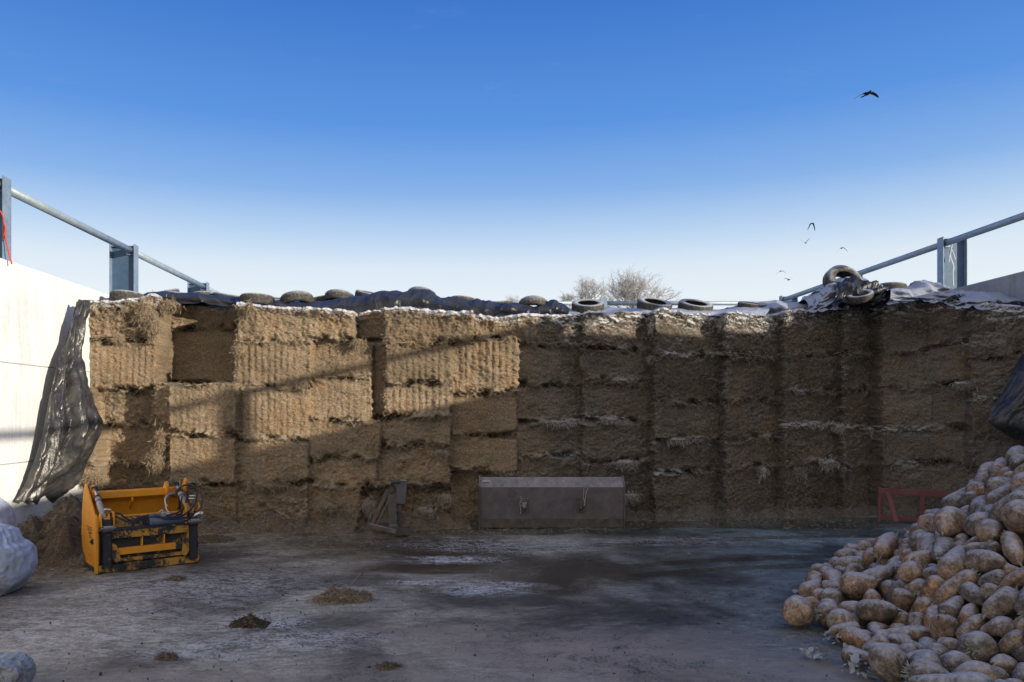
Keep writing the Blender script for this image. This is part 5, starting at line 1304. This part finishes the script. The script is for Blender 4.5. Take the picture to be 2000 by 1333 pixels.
# frosted leaves at the toe of the heap
rl = random.Random(21)
for n_, (u, v, lab, cnt, rad) in enumerate([(1595, 1290, 'frosted withered beet leaves at the left toe of the heap', 26, .12), (1680, 1318, 'frosted leaves by the third root along the bottom', 34, .14), (1745, 1320, 'whitest clump of frosted leaves at the bottom of the heap', 44, .13),
                                            (1582, 1145, 'frosty leaf scrap lying just off the left of the heap', 14, .10), (1640, 1262, 'curled frosted leaf lump against the lowest left roots', 30, .12), (1560, 1160, 'flat shred of leaf farthest out on the wet floor', 8, .07)]):
    x, yq = G(u, v); mb = MB()
    for q in range(cnt):
        c = Vector((rl.gauss(0, rad * .6), rl.gauss(0, rad * .6), rl.uniform(.0, .07) * (cnt / 26))); a = rl.uniform(0, 6.28); L = rl.uniform(.015, .05); w = L * rl.uniform(.3, .6)
        R = Euler((rl.uniform(-.9, .9), rl.uniform(-.9, .9), a)).to_matrix(); cu = rl.uniform(-.3, .6)
        pts = [(-L, 0, 0), (-L * .4, -w, cu * w), (-L * .4, 0, 0), (-L * .4, w, cu * w), (L * .4, -w * .9, cu * w), (L * .4, 0, .01), (L * .4, w * .9, cu * w), (L, 0, cu * L * .5)]
        mb.add([c + R @ Vector(p) + Vector((0, 0, .01)) for p in pts], [(0, 1, 2), (0, 2, 3), (1, 4, 5, 2), (2, 5, 6, 3), (4, 7, 5), (5, 7, 6)])
    o = mb.build('frosted_leaves', M['frostleaf']); o.location = (x, yq, 0); tag(o, lab, 'withered leaves', 'frosted leaves round the toe of the root heap')

# ------------------------------------------------------------------ sun, sky, camera
RATIO, SLOPE = 1.5, .232
sdir = Vector((-RATIO, 1, -SLOPE * RATIO)).normalized()
sl = bpy.data.lights.new('sun', 'SUN'); sl.energy = 5.0; sl.angle = math.radians(.5); sl.color = (1.0, .89, .71)
so = bpy.data.objects.new('sun', sl); COL.objects.link(so); so.rotation_euler = sdir.to_track_quat('-Z', 'Y').to_euler()
elev = math.asin(-sdir.z); az = math.atan2(-sdir.x, -sdir.y)
w = bpy.data.worlds.new('World'); sc.world = w; w.use_nodes = True
t = w.node_tree; N = t.nodes; bg = N['Background']
sky = N.new('ShaderNodeTexSky'); sky.sky_type = 'NISHITA'; sky.sun_disc = False; sky.sun_elevation = elev; sky.sun_rotation = az
sky.altitude = 50; sky.dust_density = .6
tc = N.new('ShaderNodeTexCoord'); sp_ = N.new('ShaderNodeSeparateXYZ'); t.links.new(tc.outputs['Generated'], sp_.inputs[0])
asn = N.new('ShaderNodeMath'); asn.operation = 'ARCSINE'; t.links.new(sp_.outputs[2], asn.inputs[0])
mr = N.new('ShaderNodeMapRange'); mr.inputs['From Min'].default_value = 0; mr.inputs['From Max'].default_value = math.radians(60); t.links.new(asn.outputs[0], mr.inputs['Value'])
rp = N.new('ShaderNodeValToRGB'); t.links.new(mr.outputs[0], rp.inputs[0]); rp.color_ramp.interpolation = 'EASE'


def lin(c): return tuple(((q / 255 + .055) / 1.055) ** 2.4 if q > 10 else q / 255 / 12.92 for q in c)


stops = [(0, (240, 244, 248)), (8.3, (236, 245, 252)), (10.5, (226, 239, 251)), (13.0, (188, 215, 246)), (16.0, (138, 182, 238)), (20.5, (92, 151, 229)), (28.5, (60, 120, 208)), (60, (36, 84, 176))]
e = rp.color_ramp.elements
while len(e) < len(stops): e.new(.5)
for el, (a, c) in zip(e, stops): el.position = a / 60; el.color = (*lin(c), 1)
rp.color_ramp.interpolation = 'LINEAR'
sm_ = N.new('ShaderNodeMix'); sm_.data_type = 'RGBA'; sm_.blend_type = 'MULTIPLY'; sm_.inputs[0].default_value = 1
t.links.new(sky.outputs[0], sm_.inputs[6]); sm_.inputs[7].default_value = (.10, .10, .10, 1)
# a faint wisp of high cloud
mp = N.new('ShaderNodeMapping'); t.links.new(tc.outputs['Generated'], mp.inputs[0]); mp.inputs['Scale'].default_value = (3, 1, 14); mp.inputs['Rotation'].default_value = (0, .35, 0)
nz_ = N.new('ShaderNodeTexNoise'); t.links.new(mp.outputs[0], nz_.inputs[0]); nz_.inputs['Scale'].default_value = 2.2; nz_.inputs['Detail'].default_value = 7; nz_.inputs['Roughness'].default_value = .62
cr_ = N.new('ShaderNodeValToRGB'); t.links.new(nz_.outputs[0], cr_.inputs[0]); cr_.color_ramp.elements[0].position = .62; cr_.color_ramp.elements[1].position = .90; cr_.color_ramp.elements[1].color = (.12, .12, .12, 1)
mx = N.new('ShaderNodeMix'); mx.data_type = 'RGBA'; mx.inputs[0].default_value = .93; t.links.new(sm_.outputs[2], mx.inputs[6]); t.links.new(rp.outputs[0], mx.inputs[7])
m2 = N.new('ShaderNodeMix'); m2.data_type = 'RGBA'; t.links.new(cr_.outputs[0], m2.inputs[0]); t.links.new(mx.outputs[2], m2.inputs[6]); m2.inputs[7].default_value = (*lin((200, 215, 240)), 1)
# the hazy half of the sky round the low sun is paler and brighter than the blue half ahead
hz = N.new('ShaderNodeMapRange'); hz.interpolation_type = 'SMOOTHSTEP'; hz.inputs['From Min'].default_value = .12; hz.inputs['From Max'].default_value = -.75
t.links.new(sp_.outputs[1], hz.inputs['Value'])
m3 = N.new('ShaderNodeMix'); m3.data_type = 'RGBA'; t.links.new(hz.outputs[0], m3.inputs[0]); t.links.new(m2.outputs[2], m3.inputs[6]); m3.inputs[7].default_value = (.74, .71, .66, 1)
t.links.new(m3.outputs[2], bg.inputs[0]); bg.inputs[1].default_value = 1.0

cam = bpy.data.cameras.new('camera'); co_ = bpy.data.objects.new('camera', cam); COL.objects.link(co_)
co_.location = (0, 0, H); co_.rotation_euler = (math.pi / 2, 0, 0); cam.sensor_width = 36; cam.lens = 36 * F / 2000
cam.shift_x = (1000 - U0) / 2000; cam.shift_y = (V0 - 666.5) / 2000; cam.clip_end = 6000; cam.clip_start = .1
sc.camera = co_
sc.view_settings.view_transform = 'Standard'; sc.view_settings.look = 'None'; sc.view_settings.exposure = 0; sc.view_settings.gamma = 1
sc.cycles.max_bounces = 6; sc.cycles.use_denoising = True
